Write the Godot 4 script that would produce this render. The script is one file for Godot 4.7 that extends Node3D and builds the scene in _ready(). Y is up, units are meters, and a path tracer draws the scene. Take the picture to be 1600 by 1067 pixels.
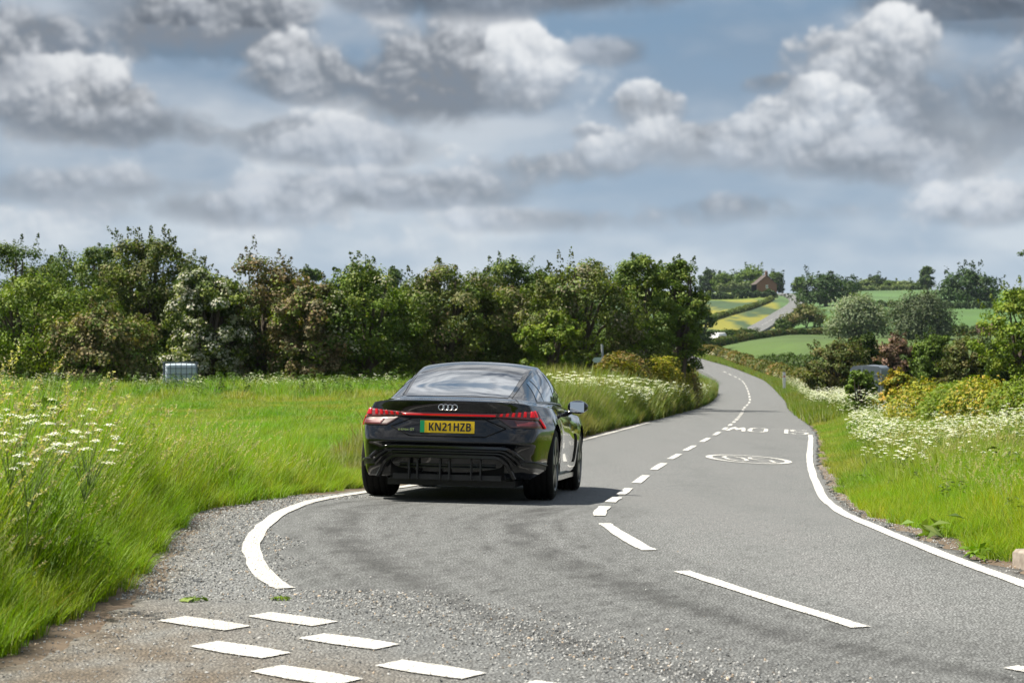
extends Node3D
# A country lane: a black fastback car leaves a junction bend, hawthorn hedgerow to the left, valley and hill beyond.
const F := 2750.0          # focal length in pixels of the 1600 wide photograph
const EYE := 1.5           # height of the lens above the tarmac at the junction
var rng := RandomNumberGenerator.new()
var taken := {}
var road_x := PackedFloat32Array()
var road_y := PackedFloat32Array()
var base_l := PackedFloat32Array()
var base_r := PackedFloat32Array()
var nz := FastNoiseLite.new()
var paint: StandardMaterial3D
var leafm: StandardMaterial3D
var grassm: StandardMaterial3D
var barkm: StandardMaterial3D

# ------------------------------------------------------------------ helpers
func numbered(called: String) -> String:
	var n: int = taken.get(called, 0)
	taken[called] = n + 1
	return called if n == 0 else "%s_%03d" % [called, n]

func tag(o: Node, label := "", category := "", group := "", kind := "") -> Node:
	if label: o.set_meta("label", label)
	if category: o.set_meta("category", category)
	if group: o.set_meta("group", group)
	if kind: o.set_meta("kind", kind)
	return o

func base(called: String, where := Vector3.ZERO, turn := 0.0) -> Node3D:
	var o := Node3D.new()
	o.name = numbered(called)
	add_child(o)
	o.position = where
	o.rotation.y = turn
	return o

func put(mesh: Mesh, called: String, m: Material, parent: Node = null) -> MeshInstance3D:
	var o := MeshInstance3D.new()
	o.mesh = mesh
	o.material_override = m
	if parent == null:
		o.name = numbered(called)
		add_child(o)
	else:
		o.name = called
		parent.add_child(o, true)
	return o

func lin(r: float, g: float, b: float) -> Color:
	return Color(r, g, b).linear_to_srgb()

func mat(c: Color, rough := 0.8, metal := 0.0) -> StandardMaterial3D:
	var m := StandardMaterial3D.new()
	m.albedo_color = c.linear_to_srgb()
	m.roughness = rough
	m.metallic = metal
	return m

func smooth(a: float, b: float, x: float) -> float:
	return smoothstep(a, b, x)

func table(t: Array, x: float) -> float:
	if x <= t[0][0]: return t[0][1]
	for i in range(1, t.size()):
		if x <= t[i][0]:
			var k: float = (x - t[i - 1][0]) / (t[i][0] - t[i - 1][0])
			return lerpf(t[i - 1][1], t[i][1], k)
	return t[-1][1]

# a smooth curve through the table's points
func curve(t: Array, x: float, col := 1) -> float:
	var n := t.size()
	if x <= t[0][0]: return t[0][col]
	if x >= t[n - 1][0]: return t[n - 1][col]
	var i := 1
	while x > t[i][0]: i += 1
	var x0: float = t[i - 1][0]
	var x1: float = t[i][0]
	var h := x1 - x0
	var d: float = (t[i][col] - t[i - 1][col]) / h
	var m0: float = d
	var m1: float = d
	if i > 1: m0 = (t[i][col] - t[i - 2][col]) / (x1 - t[i - 2][0])
	if i < n - 1: m1 = (t[i + 1][col] - t[i - 1][col]) / (t[i + 1][0] - x0)
	var k := (x - x0) / h
	return (2 * k * k * k - 3 * k * k + 1) * t[i - 1][col] + (k * k * k - 2 * k * k + k) * h * m0 + (-2 * k * k * k + 3 * k * k) * t[i][col] + (k * k * k - k * k) * h * m1

func box(st: SurfaceTool, c: Vector3, s: Vector3, b := Basis.IDENTITY) -> void:
	var h := s * 0.5
	for f in 6:
		var ax := f / 2
		var sg := 1.0 if f % 2 == 0 else -1.0
		var n := Vector3.ZERO; n[ax] = sg
		var u := Vector3.ZERO; u[(ax + 1) % 3] = 1.0
		var w := n.cross(u)
		var q := []
		for k in [[-1, -1], [-1, 1], [1, 1], [1, -1]]:
			q.append(c + b * ((n + u * k[0] + w * k[1]) * h))
		st.set_normal((b * n).normalized())
		for k in [0, 1, 2, 0, 2, 3]:
			st.add_vertex(q[k])

func box_mesh(c: Vector3, s: Vector3, b := Basis.IDENTITY) -> ArrayMesh:
	var st := begin()
	box(st, c, s, b)
	return st.commit()

func begin() -> SurfaceTool:
	var st := SurfaceTool.new()
	st.begin(Mesh.PRIMITIVE_TRIANGLES)
	return st

# tube through points with radii
func tube(st: SurfaceTool, p: Array, r: Array, seg := 6) -> void:
	var rings := []
	for i in p.size():
		var t: Vector3 = (p[min(i + 1, p.size() - 1)] - p[max(i - 1, 0)]).normalized()
		var u := t.cross(Vector3(0.31, 0.2, 0.93)).normalized()
		var w := t.cross(u)
		var ring := []
		for k in seg:
			var a := TAU * k / seg
			ring.append([p[i] + (u * cos(a) + w * sin(a)) * r[i], u * cos(a) + w * sin(a)])
		rings.append(ring)
	for i in p.size() - 1:
		for k in seg:
			var a = rings[i][k]; var b = rings[i][(k + 1) % seg]
			var c = rings[i + 1][(k + 1) % seg]; var d = rings[i + 1][k]
			for v in [a, c, b, a, d, c]:
				st.set_normal(v[1])
				st.add_vertex(v[0])
	for e in [0, p.size() - 1]:
		var t2: Vector3 = (p[e] - p[1 if e == 0 else e - 1]).normalized()
		for k in seg:
			st.set_normal(t2)
			var x1 = rings[e][k][0]; var x2 = rings[e][(k + 1) % seg][0]
			for v in ([p[e], x1, x2] if e == 0 else [p[e], x2, x1]):
				st.add_vertex(v)

# grid of points -> smooth mesh, faces turned away from 'inside'; quads without area are left out
func grid(pts: Array, inside: Vector3, cols: Array = [], uv_scale := 0.0) -> ArrayMesh:
	var R := pts.size()
	var C: int = pts[0].size()
	var v := PackedVector3Array()
	for r in pts: v.append_array(r)
	var n := PackedVector3Array()
	n.resize(v.size())
	var idx := PackedInt32Array()
	var side := 0.0
	for r in R - 1:
		for c in C - 1:
			var a := r * C + c
			for t in [[a, a + 1, a + C + 1], [a, a + C + 1, a + C]]:
				var e := (v[t[2]] - v[t[0]]).cross(v[t[1]] - v[t[0]])
				if e.length_squared() < 1e-14: continue
				side += e.dot(v[t[0]] - inside)
				n[t[0]] += e; n[t[1]] += e; n[t[2]] += e
				idx.append(t[0]); idx.append(t[1]); idx.append(t[2])
	var flip := side < 0.0
	for i in n.size():
		n[i] = (-n[i] if flip else n[i]).normalized()
		if n[i].length_squared() < 0.5: n[i] = Vector3.UP
	if flip:
		for i in range(0, idx.size(), 3):
			var k := idx[i + 1]; idx[i + 1] = idx[i + 2]; idx[i + 2] = k
	var arr := []
	arr.resize(Mesh.ARRAY_MAX)
	arr[Mesh.ARRAY_VERTEX] = v
	arr[Mesh.ARRAY_NORMAL] = n
	arr[Mesh.ARRAY_INDEX] = idx
	if cols.size():
		var cc := PackedColorArray()
		for r in cols: cc.append_array(r)
		arr[Mesh.ARRAY_COLOR] = cc
	if uv_scale > 0.0:
		var uv := PackedVector2Array()
		for p in v: uv.append(Vector2(p.x, p.z) * uv_scale)
		arr[Mesh.ARRAY_TEX_UV] = uv
	var m := ArrayMesh.new()
	m.add_surface_from_arrays(Mesh.PRIMITIVE_TRIANGLES, arr)
	return m

func lathe_x(profile: Array, seg := 40) -> ArrayMesh:      # [radius, x] turned round the x axis
	var pts := []
	for q in profile:
		var row := PackedVector3Array()
		for k in seg + 1:
			var a := TAU * k / seg
			row.append(Vector3(q[1], cos(a) * q[0], sin(a) * q[0]))
		pts.append(row)
	return grid(pts, Vector3.ZERO)

func scatter(called: String, mesh: Mesh, m: Material, xf: Array, cols: Array, parent: Node) -> void:
	var mm := MultiMesh.new()
	mm.transform_format = MultiMesh.TRANSFORM_3D
	mm.use_colors = true
	mm.mesh = mesh
	mm.instance_count = xf.size()
	var b := PackedFloat32Array()
	b.resize(xf.size() * 16)
	for i in xf.size():
		var t: Transform3D = xf[i]
		var c: Color = cols[i]
		var o := i * 16
		b[o] = t.basis.x.x; b[o + 1] = t.basis.y.x; b[o + 2] = t.basis.z.x; b[o + 3] = t.origin.x
		b[o + 4] = t.basis.x.y; b[o + 5] = t.basis.y.y; b[o + 6] = t.basis.z.y; b[o + 7] = t.origin.y
		b[o + 8] = t.basis.x.z; b[o + 9] = t.basis.y.z; b[o + 10] = t.basis.z.z; b[o + 11] = t.origin.z
		b[o + 12] = c.r; b[o + 13] = c.g; b[o + 14] = c.b; b[o + 15] = 1.0
	mm.buffer = b
	var o := MultiMeshInstance3D.new()
	o.name = called
	o.multimesh = mm
	o.material_override = m
	o.set_meta("kind", "stuff")
	parent.add_child(o, true)

func at(px: float, py: float, d: float) -> Vector3:
	return Vector3((px - 800.0) / F * d, EYE + (535.0 - py) / F * d, -d)

# ------------------------------------------------------------------ lie of the land (z = -distance)
const ROAD_X := [[-30, 12.0], [-10, 7.0], [0, 4.3], [5, 2.9], [9.2, 1.82], [11.5, 1.1], [14.6, 0.77], [15.6, 0.78], [17.6, 1.0], [22.6, 1.58], [29, 2.55], [50, 6.1], [75, 9.75], [100, 13.2], [130, 17.6], [190, 25.0], [215, 27.0], [245, 28.0], [290, 27.0], [330, 37.0], [390, 52.0], [450, 64.5], [540, 83.5], [610, 98.7], [650, 104.7], [690, 107.8], [720, 110.0], [780, 107.0], [1000, 90.0]]
const ROAD_Y := [[-30, 0.0], [13, 0.0], [15.5, -0.015], [17.5, -0.09], [19.5, -0.2], [21.5, -0.3], [24, -0.38], [30, -0.5], [50, -0.95], [75, -1.65], [100, -2.35], [130, -2.9], [190, -3.0], [215, -2.8], [245, -2.4], [290, -0.3], [330, 1.1], [390, 3.4], [450, 5.8], [540, 10.6], [610, 14.8], [650, 17.8], [690, 20.3], [720, 21.5], [780, 22.3], [1000, 15.0]]
const LAND_L := [[-40, 0.0], [20, 0.0], [40, -0.3], [60, -0.6], [75, -0.7], [150, -1.0], [250, -1.1], [300, 0.0], [350, 2.6], [390, 4.3], [450, 7.0], [530, 11.5], [620, 16.0], [700, 21.5], [760, 22.8], [900, 16.0], [1500, 8.0], [2600, 22.0]]
const LAND_R := [[-40, 0.0], [14, 0.0], [18, -0.15], [25, -0.42], [45, -0.62], [60, -0.9], [85, -1.4], [110, -1.45], [170, -1.7], [210, -0.8], [300, 1.6], [350, 2.8], [390, 4.3], [450, 7.0], [530, 11.5], [620, 16.0], [700, 21.5], [760, 22.8], [900, 16.0], [1500, 8.0], [2600, 22.0]]

func lay_land() -> void:
	for i in 2700:
		var d := float(i) - 40.0
		road_x.append(curve(ROAD_X, d))
		road_y.append(table(ROAD_Y, d))
		base_l.append(table(LAND_L, d))
		base_r.append(table(LAND_R, d))
	for arr in [road_y, base_l, base_r]:
		for it in 4:
			var c: PackedFloat32Array = arr.duplicate()
			for i in range(1, 2699):
				var w := clampi(int((i - 40) / 14.0), 1, 14)
				if i < 70 and it > 0: continue
				var lo := maxi(0, i - w); var hi := mini(2699, i + w)
				arr[i] = (c[lo] + c[hi] + c[i]) / 3.0
	nz.noise_type = FastNoiseLite.TYPE_SIMPLEX_SMOOTH
	nz.seed = 7
	nz.frequency = 1.0
	nz.fractal_type = FastNoiseLite.FRACTAL_NONE

func look(arr: PackedFloat32Array, d: float) -> float:
	var f := clampf(d + 40.0, 0.0, 2697.0)
	var i := int(f)
	return lerpf(arr[i], arr[i + 1], f - i)

func rx(d: float) -> float:
	if d > -29.0 and d < 60.0: return curve(ROAD_X, d)
	return look(road_x, d)

func edge_l(d: float) -> float:        # left edge of the tarmac
	if d < 21.0: return table([[-40, -30.0], [2, -5.5], [7.0, -2.5], [9.2, -2.25], [10.7, -2.2], [13, -2.5], [15.3, -2.65], [17.0, -2.15], [18.4, -1.75], [21.0, -1.35]], d)
	return rx(d) - lerpf(2.7, 2.75, smooth(21, 60, d))

func edge_r(d: float) -> float:
	if d < 30.0: return curve([[-40, 40.0], [0, 8.0], [7, 3.8], [9, 3.55], [10.86, 3.4], [12.6, 3.24], [14.2, 3.2], [15.5, 3.3], [17, 3.47], [19, 3.72], [22, 4.12], [26, 4.72], [30, 5.3]], d)
	return rx(d) + 2.6

func gh(x: float, z: float) -> float:
	var d := -z
	var c := rx(d)
	var ry := look(road_y, d)
	var tilt := smooth(13, 18, d) * (1.0 - smooth(75, 110, d))
	var off := x - c
	ry -= tilt * (0.05 * clampf(off, 0.0, 3.0) + 0.024 * clampf(off, -3.0, 0.0))
	var l := edge_l(d) if d < 60.0 else c - 2.7
	var r := edge_r(d) if d < 60.0 else c + 2.6
	var wide := lerpf(5.0, 14.0, smooth(60, 200, d))
	var out := maxf(l - x, x - r)
	if out <= 0.0: return ry
	var far := look(base_l, d) if x < c else look(base_r, d)
	if x < c:
		far += 0.45 * smooth(0.3, 2.0, out) * (1.0 - smooth(15, 19, d)) * smooth(-10, 4, d)
	else:
		far += 0.12 * smooth(0.3, 1.5, out) * smooth(6, 10, d) * (1.0 - smooth(14, 20, d))
	far += 0.06 * nz.get_noise_2d(x * 0.13, d * 0.13) * smooth(0.5, 4.0, out)
	if d > 90.0: far += nz.get_noise_2d(x * 0.012, d * 0.012 + 9.0) * 1.1 * smooth(120, 250, d) * smooth(4, 30, out)
	return lerpf(ry, far, smooth(0.1, wide, out) if d > 30.0 or x < c else smooth(0.1, 3.0, out))

func on(x: float, d: float, up := 0.0) -> Vector3:
	return Vector3(x, gh(x, -d) + up, -d)

# ------------------------------------------------------------------ sky
var n_big := FastNoiseLite.new()
var n_mid := FastNoiseLite.new()
var n_fine := FastNoiseLite.new()
var n_puff := FastNoiseLite.new()
# clouds in view: azimuth, elevation (in 1/48 degree), half width, rise, drop, brightness of the top, darkness of the base
const CLOUDS := [
	[250, 20, 130, 60, 70, 0.35, 0.55], [335, 62, 135, 100, 62, 0.62, 1.0], [470, 132, 105, 72, 40, 0.9, 0.75], [690, 135, 125, 110, 75, 0.72, 0.95], [815, 132, 70, 72, 60, 1.0, 0.5],
	[45, 85, 110, 55, 48, 0.55, 0.95], [125, 190, 150, 75, 52, 0.95, 0.8], [260, 210, 120, 40, 34, 0.5, 0.7], [680, 0, 150, 40, 38, 0.15, 0.85], [930, -12, 190, 40, 40, 0.15, 0.8],
	[1540, 25, 190, 75, 60, 0.22, 1.0], [1350, 118, 150, 82, 60, 1.1, 0.4], [1480, 185, 220, 85, 90, 0.42, 0.6], [1255, 195, 90, 70, 55, 1.1, 0.3], [1195, 138, 52, 24, 20, 0.95, 0.45],
	[1015, 176, 62, 44, 34, 1.0, 0.35], [928, 212, 38, 18, 14, 0.95, 0.25], [430, 220, 130, 42, 34, 0.85, 0.4], [560, 235, 120, 36, 36, 0.5, 0.4], [840, 268, 110, 44, 30, 0.85, 0.25], [940, 255, 80, 46, 36, 0.9, 0.25], [700, 300, 170, 36, 34, 0.6, 0.35],
	[1110, 235, 140, 56, 44, 0.8, 0.3], [1330, 260, 160, 44, 44, 0.5, 0.4], [560, 300, 160, 30, 30, 0.5, 0.4], [1540, 335, 110, 40, 30, 0.75, 0.2], [150, 300, 220, 36, 36, 0.5, 0.3], [330, 330, 200, 30, 30, 0.5, 0.3], [960, 85, 60, 24, 24, 0.2, 0.6], [1150, 330, 200, 34, 30, 0.6, 0.25], [880, 345, 180, 26, 26, 0.6, 0.2],
	[-150, 120, 170, 100, 60, 0.8, 0.85], [-420, 60, 210, 120, 80, 0.8, 0.9], [-330, 230, 180, 70, 50, 0.8, 0.5], [1780, 110, 170, 100, 70, 0.9, 0.8], [2050, 40, 210, 120, 70, 0.8, 0.9], [1900, 240, 180, 70, 50, 0.8, 0.45]]

func sky_color(dir: Vector3, u: float, v: float) -> Color:
	# u, v: where the direction would fall in units of 1/48 degree, v counted down from 535
	var el := asin(dir.y)
	var h := clampf(el / 0.2, 0.0, 1.0)
	var clear := Color(0.47, 0.56, 0.65).lerp(Color(0.17, 0.295, 0.445), pow(h, 0.65))
	clear = clear.lerp(Color(0.08, 0.19, 0.40), smooth(0.25, 1.2, el))
	var low := 1.0 - smooth(0.02, 0.17, el)
	var p := Vector3(dir.x, dir.y * 2.3, dir.z)
	var a := n_big.get_noise_3dv(p * 10.0)
	var b := n_mid.get_noise_3dv(p * 30.0)
	var streak := n_mid.get_noise_3dv(Vector3(dir.x, dir.y * 7.0, dir.z) * 22.0 + Vector3(7, 7, 2))
	var veil := clampf(0.72 + 0.85 * a + 0.45 * b + 0.18 * streak, 0.0, 1.0)
	var grey := Color(0.235, 0.30, 0.385).lerp(Color(0.50, 0.545, 0.60), clampf(0.42 + 1.1 * b + 0.5 * a + 0.2 * streak, 0.0, 1.0))
	grey = grey.lerp(Color(0.37, 0.46, 0.56).lerp(Color(0.58, 0.645, 0.705), clampf(0.5 + 1.0 * b + 0.4 * streak + 0.4 * a, 0.0, 1.0)), low)
	var c := clear.lerp(grey, veil * 0.93)
	# heaped clouds all round
	var q := Vector3(dir.x, dir.y * 1.9, dir.z)
	var f := n_fine.get_noise_3dv(Vector3(dir.x, dir.y * 1.25, dir.z) * 75.0)
	var f2 := n_fine.get_noise_3dv(Vector3(dir.x + 0.002, (dir.y + 0.005) * 1.25, dir.z) * 75.0)
	var az := absf(u - 800.0)
	var edge := maxf(smooth(1150.0, 1500.0, az), smooth(-60.0, -260.0, v))
	if edge > 0.0:
		var m := n_mid.get_noise_3dv(q * 7.0 + Vector3(3, 1, 8))
		var m2 := n_mid.get_noise_3dv((q + Vector3(0, 0.045, 0)) * 7.0 + Vector3(3, 1, 8))
		var dens := smooth(-0.02, 0.2, m * 1.25 + f * 0.16) * edge * smooth(0.03, 0.12, el)
		var lit := clampf(0.42 + (m - m2) * 2.6 + (f - f2) * 0.9 + 0.25 * (0.28 - m), 0.0, 1.0)
		c = c.lerp(Color(0.13, 0.155, 0.2).lerp(Color(0.86, 0.87, 0.88), lit), dens)
	if az < 1700.0 and v > -280.0 and v < 420.0:
		var g := n_fine.get_noise_3dv(Vector3(dir.x, dir.y * 1.15, dir.z) * 26.0 + Vector3(5, 2, 1))
		var pf := -n_puff.get_noise_3dv(Vector3(dir.x, dir.y * 1.1, dir.z) * 82.0 + Vector3(2, 4, 1))
		var pf2 := -n_puff.get_noise_3dv(Vector3(dir.x + 0.0015, (dir.y + 0.0032) * 1.1, dir.z) * 82.0 + Vector3(2, 4, 1))
		var broken := smooth(0.0, 0.32, g * 1.1 + (pf + 0.15) * 0.5 + 0.5 * a + 0.3 * b) * smooth(430.0, 330.0, v) * (0.45 + 0.35 * smooth(60.0, 200.0, v))
		c = c.lerp(Color(0.33, 0.405, 0.495).lerp(Color(0.78, 0.80, 0.815), clampf(0.45 + (pf - pf2) * 0.5 + 0.25 * pf + 0.5 * g + 0.3 * b, 0.0, 1.0)), broken)
		for k in CLOUDS:
			var dx: float = (u - k[0]) / (k[2] * 1.12)
			if absf(dx) > 1.7: continue
			var dy: float = (k[1] - v)
			dy = dy / (k[3] if dy > 0.0 else k[4])
			if absf(dy) > 1.8: continue
			var r := 1.0 - dx * dx - dy * dy * (1.0 if dy > 0 else 1.1) + 0.28 + g * 1.5 + pf * 0.62 + f * 0.3
			var hard := smooth(-0.5, 0.6, dy) * clampf(k[5], 0.2, 1.0)
			var dens := smooth(lerpf(-0.4, 0.02, hard), lerpf(1.2, 0.3, hard), r)
			if dens <= 0.0: continue
			var hi := 0.27 + 0.46 * dy + (pf - pf2) * 0.5 + 0.28 * pf + 0.45 * g + 0.14 * f
			hi = 1.0 / (1.0 + exp(-5.2 * (hi - 0.5)))
			var top := Color(0.36, 0.41, 0.48).lerp(Color(0.84, 0.85, 0.86), clampf(k[5] * 0.92, 0.0, 1.0))
			var bot := Color(0.44, 0.505, 0.585).lerp(Color(0.085, 0.108, 0.145), k[6]) * (1.0 + 0.7 * g + 0.4 * f + 0.3 * pf + 0.12 * dy)
			c = c.lerp(bot.lerp(top, hi), dens * 0.95)
	return c

func sky_image() -> Image:
	for k in [[n_big, 3, 4], [n_mid, 11, 5], [n_fine, 23, 5]]:
		var n: FastNoiseLite = k[0]
		n.noise_type = FastNoiseLite.TYPE_SIMPLEX_SMOOTH
		n.seed = k[1]
		n.frequency = 0.25 if k[0] != n_fine else 0.32
		n.fractal_type = FastNoiseLite.FRACTAL_FBM
		n.fractal_octaves = k[2]
	n_puff.noise_type = FastNoiseLite.TYPE_SIMPLEX_SMOOTH
	n_puff.seed = 41
	n_puff.frequency = 0.22
	n_puff.fractal_type = FastNoiseLite.FRACTAL_RIDGED
	n_puff.fractal_octaves = 5
	n_puff.fractal_gain = 0.62
	var W := 1024
	var im := Image.create(W, W / 2, false, Image.FORMAT_RGBF)
	im.fill(Color(0.2, 0.22, 0.2))
	for y in W / 4 + 1:
		for x in W:
			im.set_pixel(x, y, sky_at((x + 0.5) / W, (y + 0.5) / (W / 2.0)))
	im.resize(4096, 2048, Image.INTERPOLATE_CUBIC)
	for y in range(870, 1026):
		for x in range(2048 - 300, 2048 + 300):
			im.set_pixel(x, y, sky_at((x + 0.5) / 4096.0, (y + 0.5) / 2048.0))
	return im

func sky_at(s: float, t: float) -> Color:
	var el := (0.5 - t) * PI
	var az := (s - 0.5) * TAU          # 0 = straight ahead (-z), positive to the right
	var dir := Vector3(sin(az) * cos(el), sin(el), -cos(az) * cos(el))
	return sky_color(dir, 800.0 + rad_to_deg(az) * 48.0, 535.0 - rad_to_deg(el) * 48.0)

# ------------------------------------------------------------------ materials
func grain_image(size: int, seed_: int, kind: int, freq: float, lo: Color, hi: Color, power := 1.0, oct := 3, chip := 0) -> Image:
	var n := FastNoiseLite.new()
	n.seed = seed_
	n.noise_type = kind
	n.frequency = freq
	n.fractal_octaves = oct
	n.fractal_type = FastNoiseLite.FRACTAL_FBM if oct > 1 else FastNoiseLite.FRACTAL_NONE
	if kind == FastNoiseLite.TYPE_CELLULAR:
		n.cellular_return_type = FastNoiseLite.RETURN_DISTANCE2_SUB
		n.cellular_jitter = 1.0
	var g := n.get_seamless_image(size, size)
	var data := g.get_data()
	var out := PackedByteArray()
	out.resize(size * size * 3)
	var lut := []
	for i in 256:
		var c := lo.lerp(hi, pow(i / 255.0, power)).linear_to_srgb()
		if i < chip: c = Color(0.17, 0.17, 0.165).linear_to_srgb()
		lut.append([int(clampf(c.r, 0, 1) * 255), int(clampf(c.g, 0, 1) * 255), int(clampf(c.b, 0, 1) * 255)])
	for i in size * size:
		var q = lut[data[i]]
		out[i * 3] = q[0]; out[i * 3 + 1] = q[1]; out[i * 3 + 2] = q[2]
	return Image.create_from_data(size, size, false, Image.FORMAT_RGB8, out)

var asphalt: StandardMaterial3D
var white: StandardMaterial3D
var worn: StandardMaterial3D
var earth: StandardMaterial3D

func world_map(m: StandardMaterial3D, metres: float) -> void:
	m.uv1_triplanar = true
	m.uv1_world_triplanar = true
	m.uv1_scale = Vector3.ONE / metres

func make_materials() -> void:
	asphalt = mat(Color(1, 1, 1), 0.88)
	asphalt.vertex_color_use_as_albedo = true
	asphalt.albedo_texture = ImageTexture.create_from_image(grain_image(1024, 5, FastNoiseLite.TYPE_CELLULAR, 0.062, Color(0.02, 0.0208, 0.0215), Color(0.345, 0.361, 0.37), 0.8, 1))
	asphalt.heightmap_enabled = true
	asphalt.heightmap_texture = asphalt.albedo_texture
	asphalt.heightmap_scale = 0.45
	world_map(asphalt, 1.25)
	earth = mat(Color(1, 1, 1), 0.95)
	earth.vertex_color_use_as_albedo = true
	earth.albedo_texture = ImageTexture.create_from_image(grain_image(512, 9, FastNoiseLite.TYPE_SIMPLEX_SMOOTH, 0.03, Color(0.45, 0.45, 0.45), Color(1, 1, 1), 1.0, 5))
	world_map(earth, 4.0)
	white = mat(Color(1, 1, 1), 0.7)
	white.albedo_texture = ImageTexture.create_from_image(grain_image(512, 31, FastNoiseLite.TYPE_SIMPLEX_SMOOTH, 0.05, Color(0.36, 0.36, 0.34), Color(0.62, 0.62, 0.60), 0.5, 4, 92))
	world_map(white, 0.7)
	worn = mat(Color(1, 1, 1), 0.75)
	worn.albedo_texture = ImageTexture.create_from_image(grain_image(512, 37, FastNoiseLite.TYPE_SIMPLEX_SMOOTH, 0.06, Color(0.3, 0.295, 0.27), Color(0.60, 0.595, 0.57), 0.5, 4, 112))
	world_map(worn, 0.6)
	leafm = mat(Color(1, 1, 1), 0.62)
	leafm.vertex_color_use_as_albedo = true
	leafm.backlight_enabled = true
	leafm.backlight = Color(0.75, 0.8, 0.4)
	leafm.metallic_specular = 0.35
	grassm = mat(Color(1, 1, 1), 0.55)
	grassm.vertex_color_use_as_albedo = true
	grassm.backlight_enabled = true
	grassm.backlight = Color(0.95, 1.0, 0.5)
	grassm.metallic_specular = 0.4
	barkm = mat(Color(0.075, 0.06, 0.045), 0.9)
	paint = mat(Color(0.004, 0.0045, 0.006), 0.1)
	paint.clearcoat_enabled = true
	paint.clearcoat = 1.0
	paint.clearcoat_roughness = 0.02
	paint.metallic_specular = 0.25

# ------------------------------------------------------------------ ground
func field_color(x: float, d: float) -> Color:
	var n := nz.get_noise_2d(x * 0.09, d * 0.09)
	var n2 := nz.get_noise_2d(x * 0.8 + 50.0, d * 0.5)
	if d < 62.0:
		var g := Color(0.085, 0.125, 0.018).lerp(Color(0.14, 0.15, 0.05), clampf(0.4 + n * 0.7 + n2 * 0.3, 0, 1))
		var out := maxf(edge_l(d) - x, x - edge_r(d))
		var soil := Color(0.12, 0.085, 0.055).lerp(Color(0.2, 0.16, 0.115), clampf(0.5 + n2, 0, 1))
		return soil.lerp(g, smooth(0.2, 0.75, out + 0.3 * n2))
	if d < 130.0: return Color(0.075, 0.115, 0.02).lerp(Color(0.1, 0.12, 0.03), clampf(0.5 + n, 0, 1))
	var px := 800.0 + x / d * F
	var wide := nz.get_noise_2d(x * 0.03, d * 0.018)
	if px < 1215.0:
		if d > 625.0: return Color(0.15, 0.21, 0.025) * (1.0 + 0.15 * n)
		if d > 400.0:
			var g2 := Color(0.038, 0.082, 0.026) * (1.0 + 0.2 * n2)
			var yb := smooth(0.02, 0.14, nz.get_noise_2d(x * 0.07 + 4.0, d * 0.007) * 0.6 + 0.25 * nz.get_noise_2d(x * 0.3, d * 0.03) + smooth(34.0, 10.0, rx(d) - 5.0 - x) * 0.4 - 0.37)
			return g2.lerp(Color(0.25, 0.24, 0.015), yb * 0.9)
		return Color(0.065, 0.12, 0.018) * (1.0 + 0.15 * wide)
	if d > 545.0: return Color(0.072, 0.15, 0.04) * (1.0 + 0.25 * wide + 0.12 * sin((x * 0.3 + d) * 0.16))
	if d > 375.0: return Color(0.06, 0.135, 0.026) * (1.0 + 0.3 * wide)
	return Color(0.065, 0.12, 0.018) * (1.0 + 0.25 * wide + 0.1 * n2)

func make_ground() -> void:
	var rows := []
	var cols := []
	var d := -40.0
	while d < 2600.0:
		var row := PackedVector3Array()
		var cr := PackedColorArray()
		var reach := 0.8 * maxf(d, 0.0) + 45.0
		for k in 321:
			var u := (k - 160) / 160.0
			var x := reach * (u * absf(u) * 0.55 + u * 0.45)
			var c := rx(d)
			var out := maxf(edge_l(d) - x, x - edge_r(d)) if d < 60.0 else absf(x - c) - 2.7
			var low := 0.12 * smooth(-0.02, -0.5, out) if d < 120.0 else lerpf(0.12, 0.55, smooth(120, 300, d)) * smooth(1.5 + d * 0.004, 0.0, out)
			row.append(Vector3(x, gh(x, -d) - low, -d))
			cr.append(field_color(x, d))
		rows.append(row)
		cols.append(cr)
		d += maxf(0.5, d * 0.018)
	var g := put(grid(rows, Vector3(0, -500, -300), cols), "ground", earth)
	tag(g, "grassy ground of verges, meadow and hill fields", "ground", "", "structure")

# ------------------------------------------------------------------ road
var track_a := []
var track_b := []
func flat(px: float, py: float) -> Vector2:
	var d := EYE * F / (py - 535.0)
	return Vector2((px - 800.0) / F * d, d)

func near_line(p: Vector2, l: Array) -> float:
	var best := 99.0
	for i in l.size() - 1:
		best = minf(best, p.distance_to(Geometry2D.get_closest_point_to_segment(p, l[i], l[i + 1])))
	return best

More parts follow.
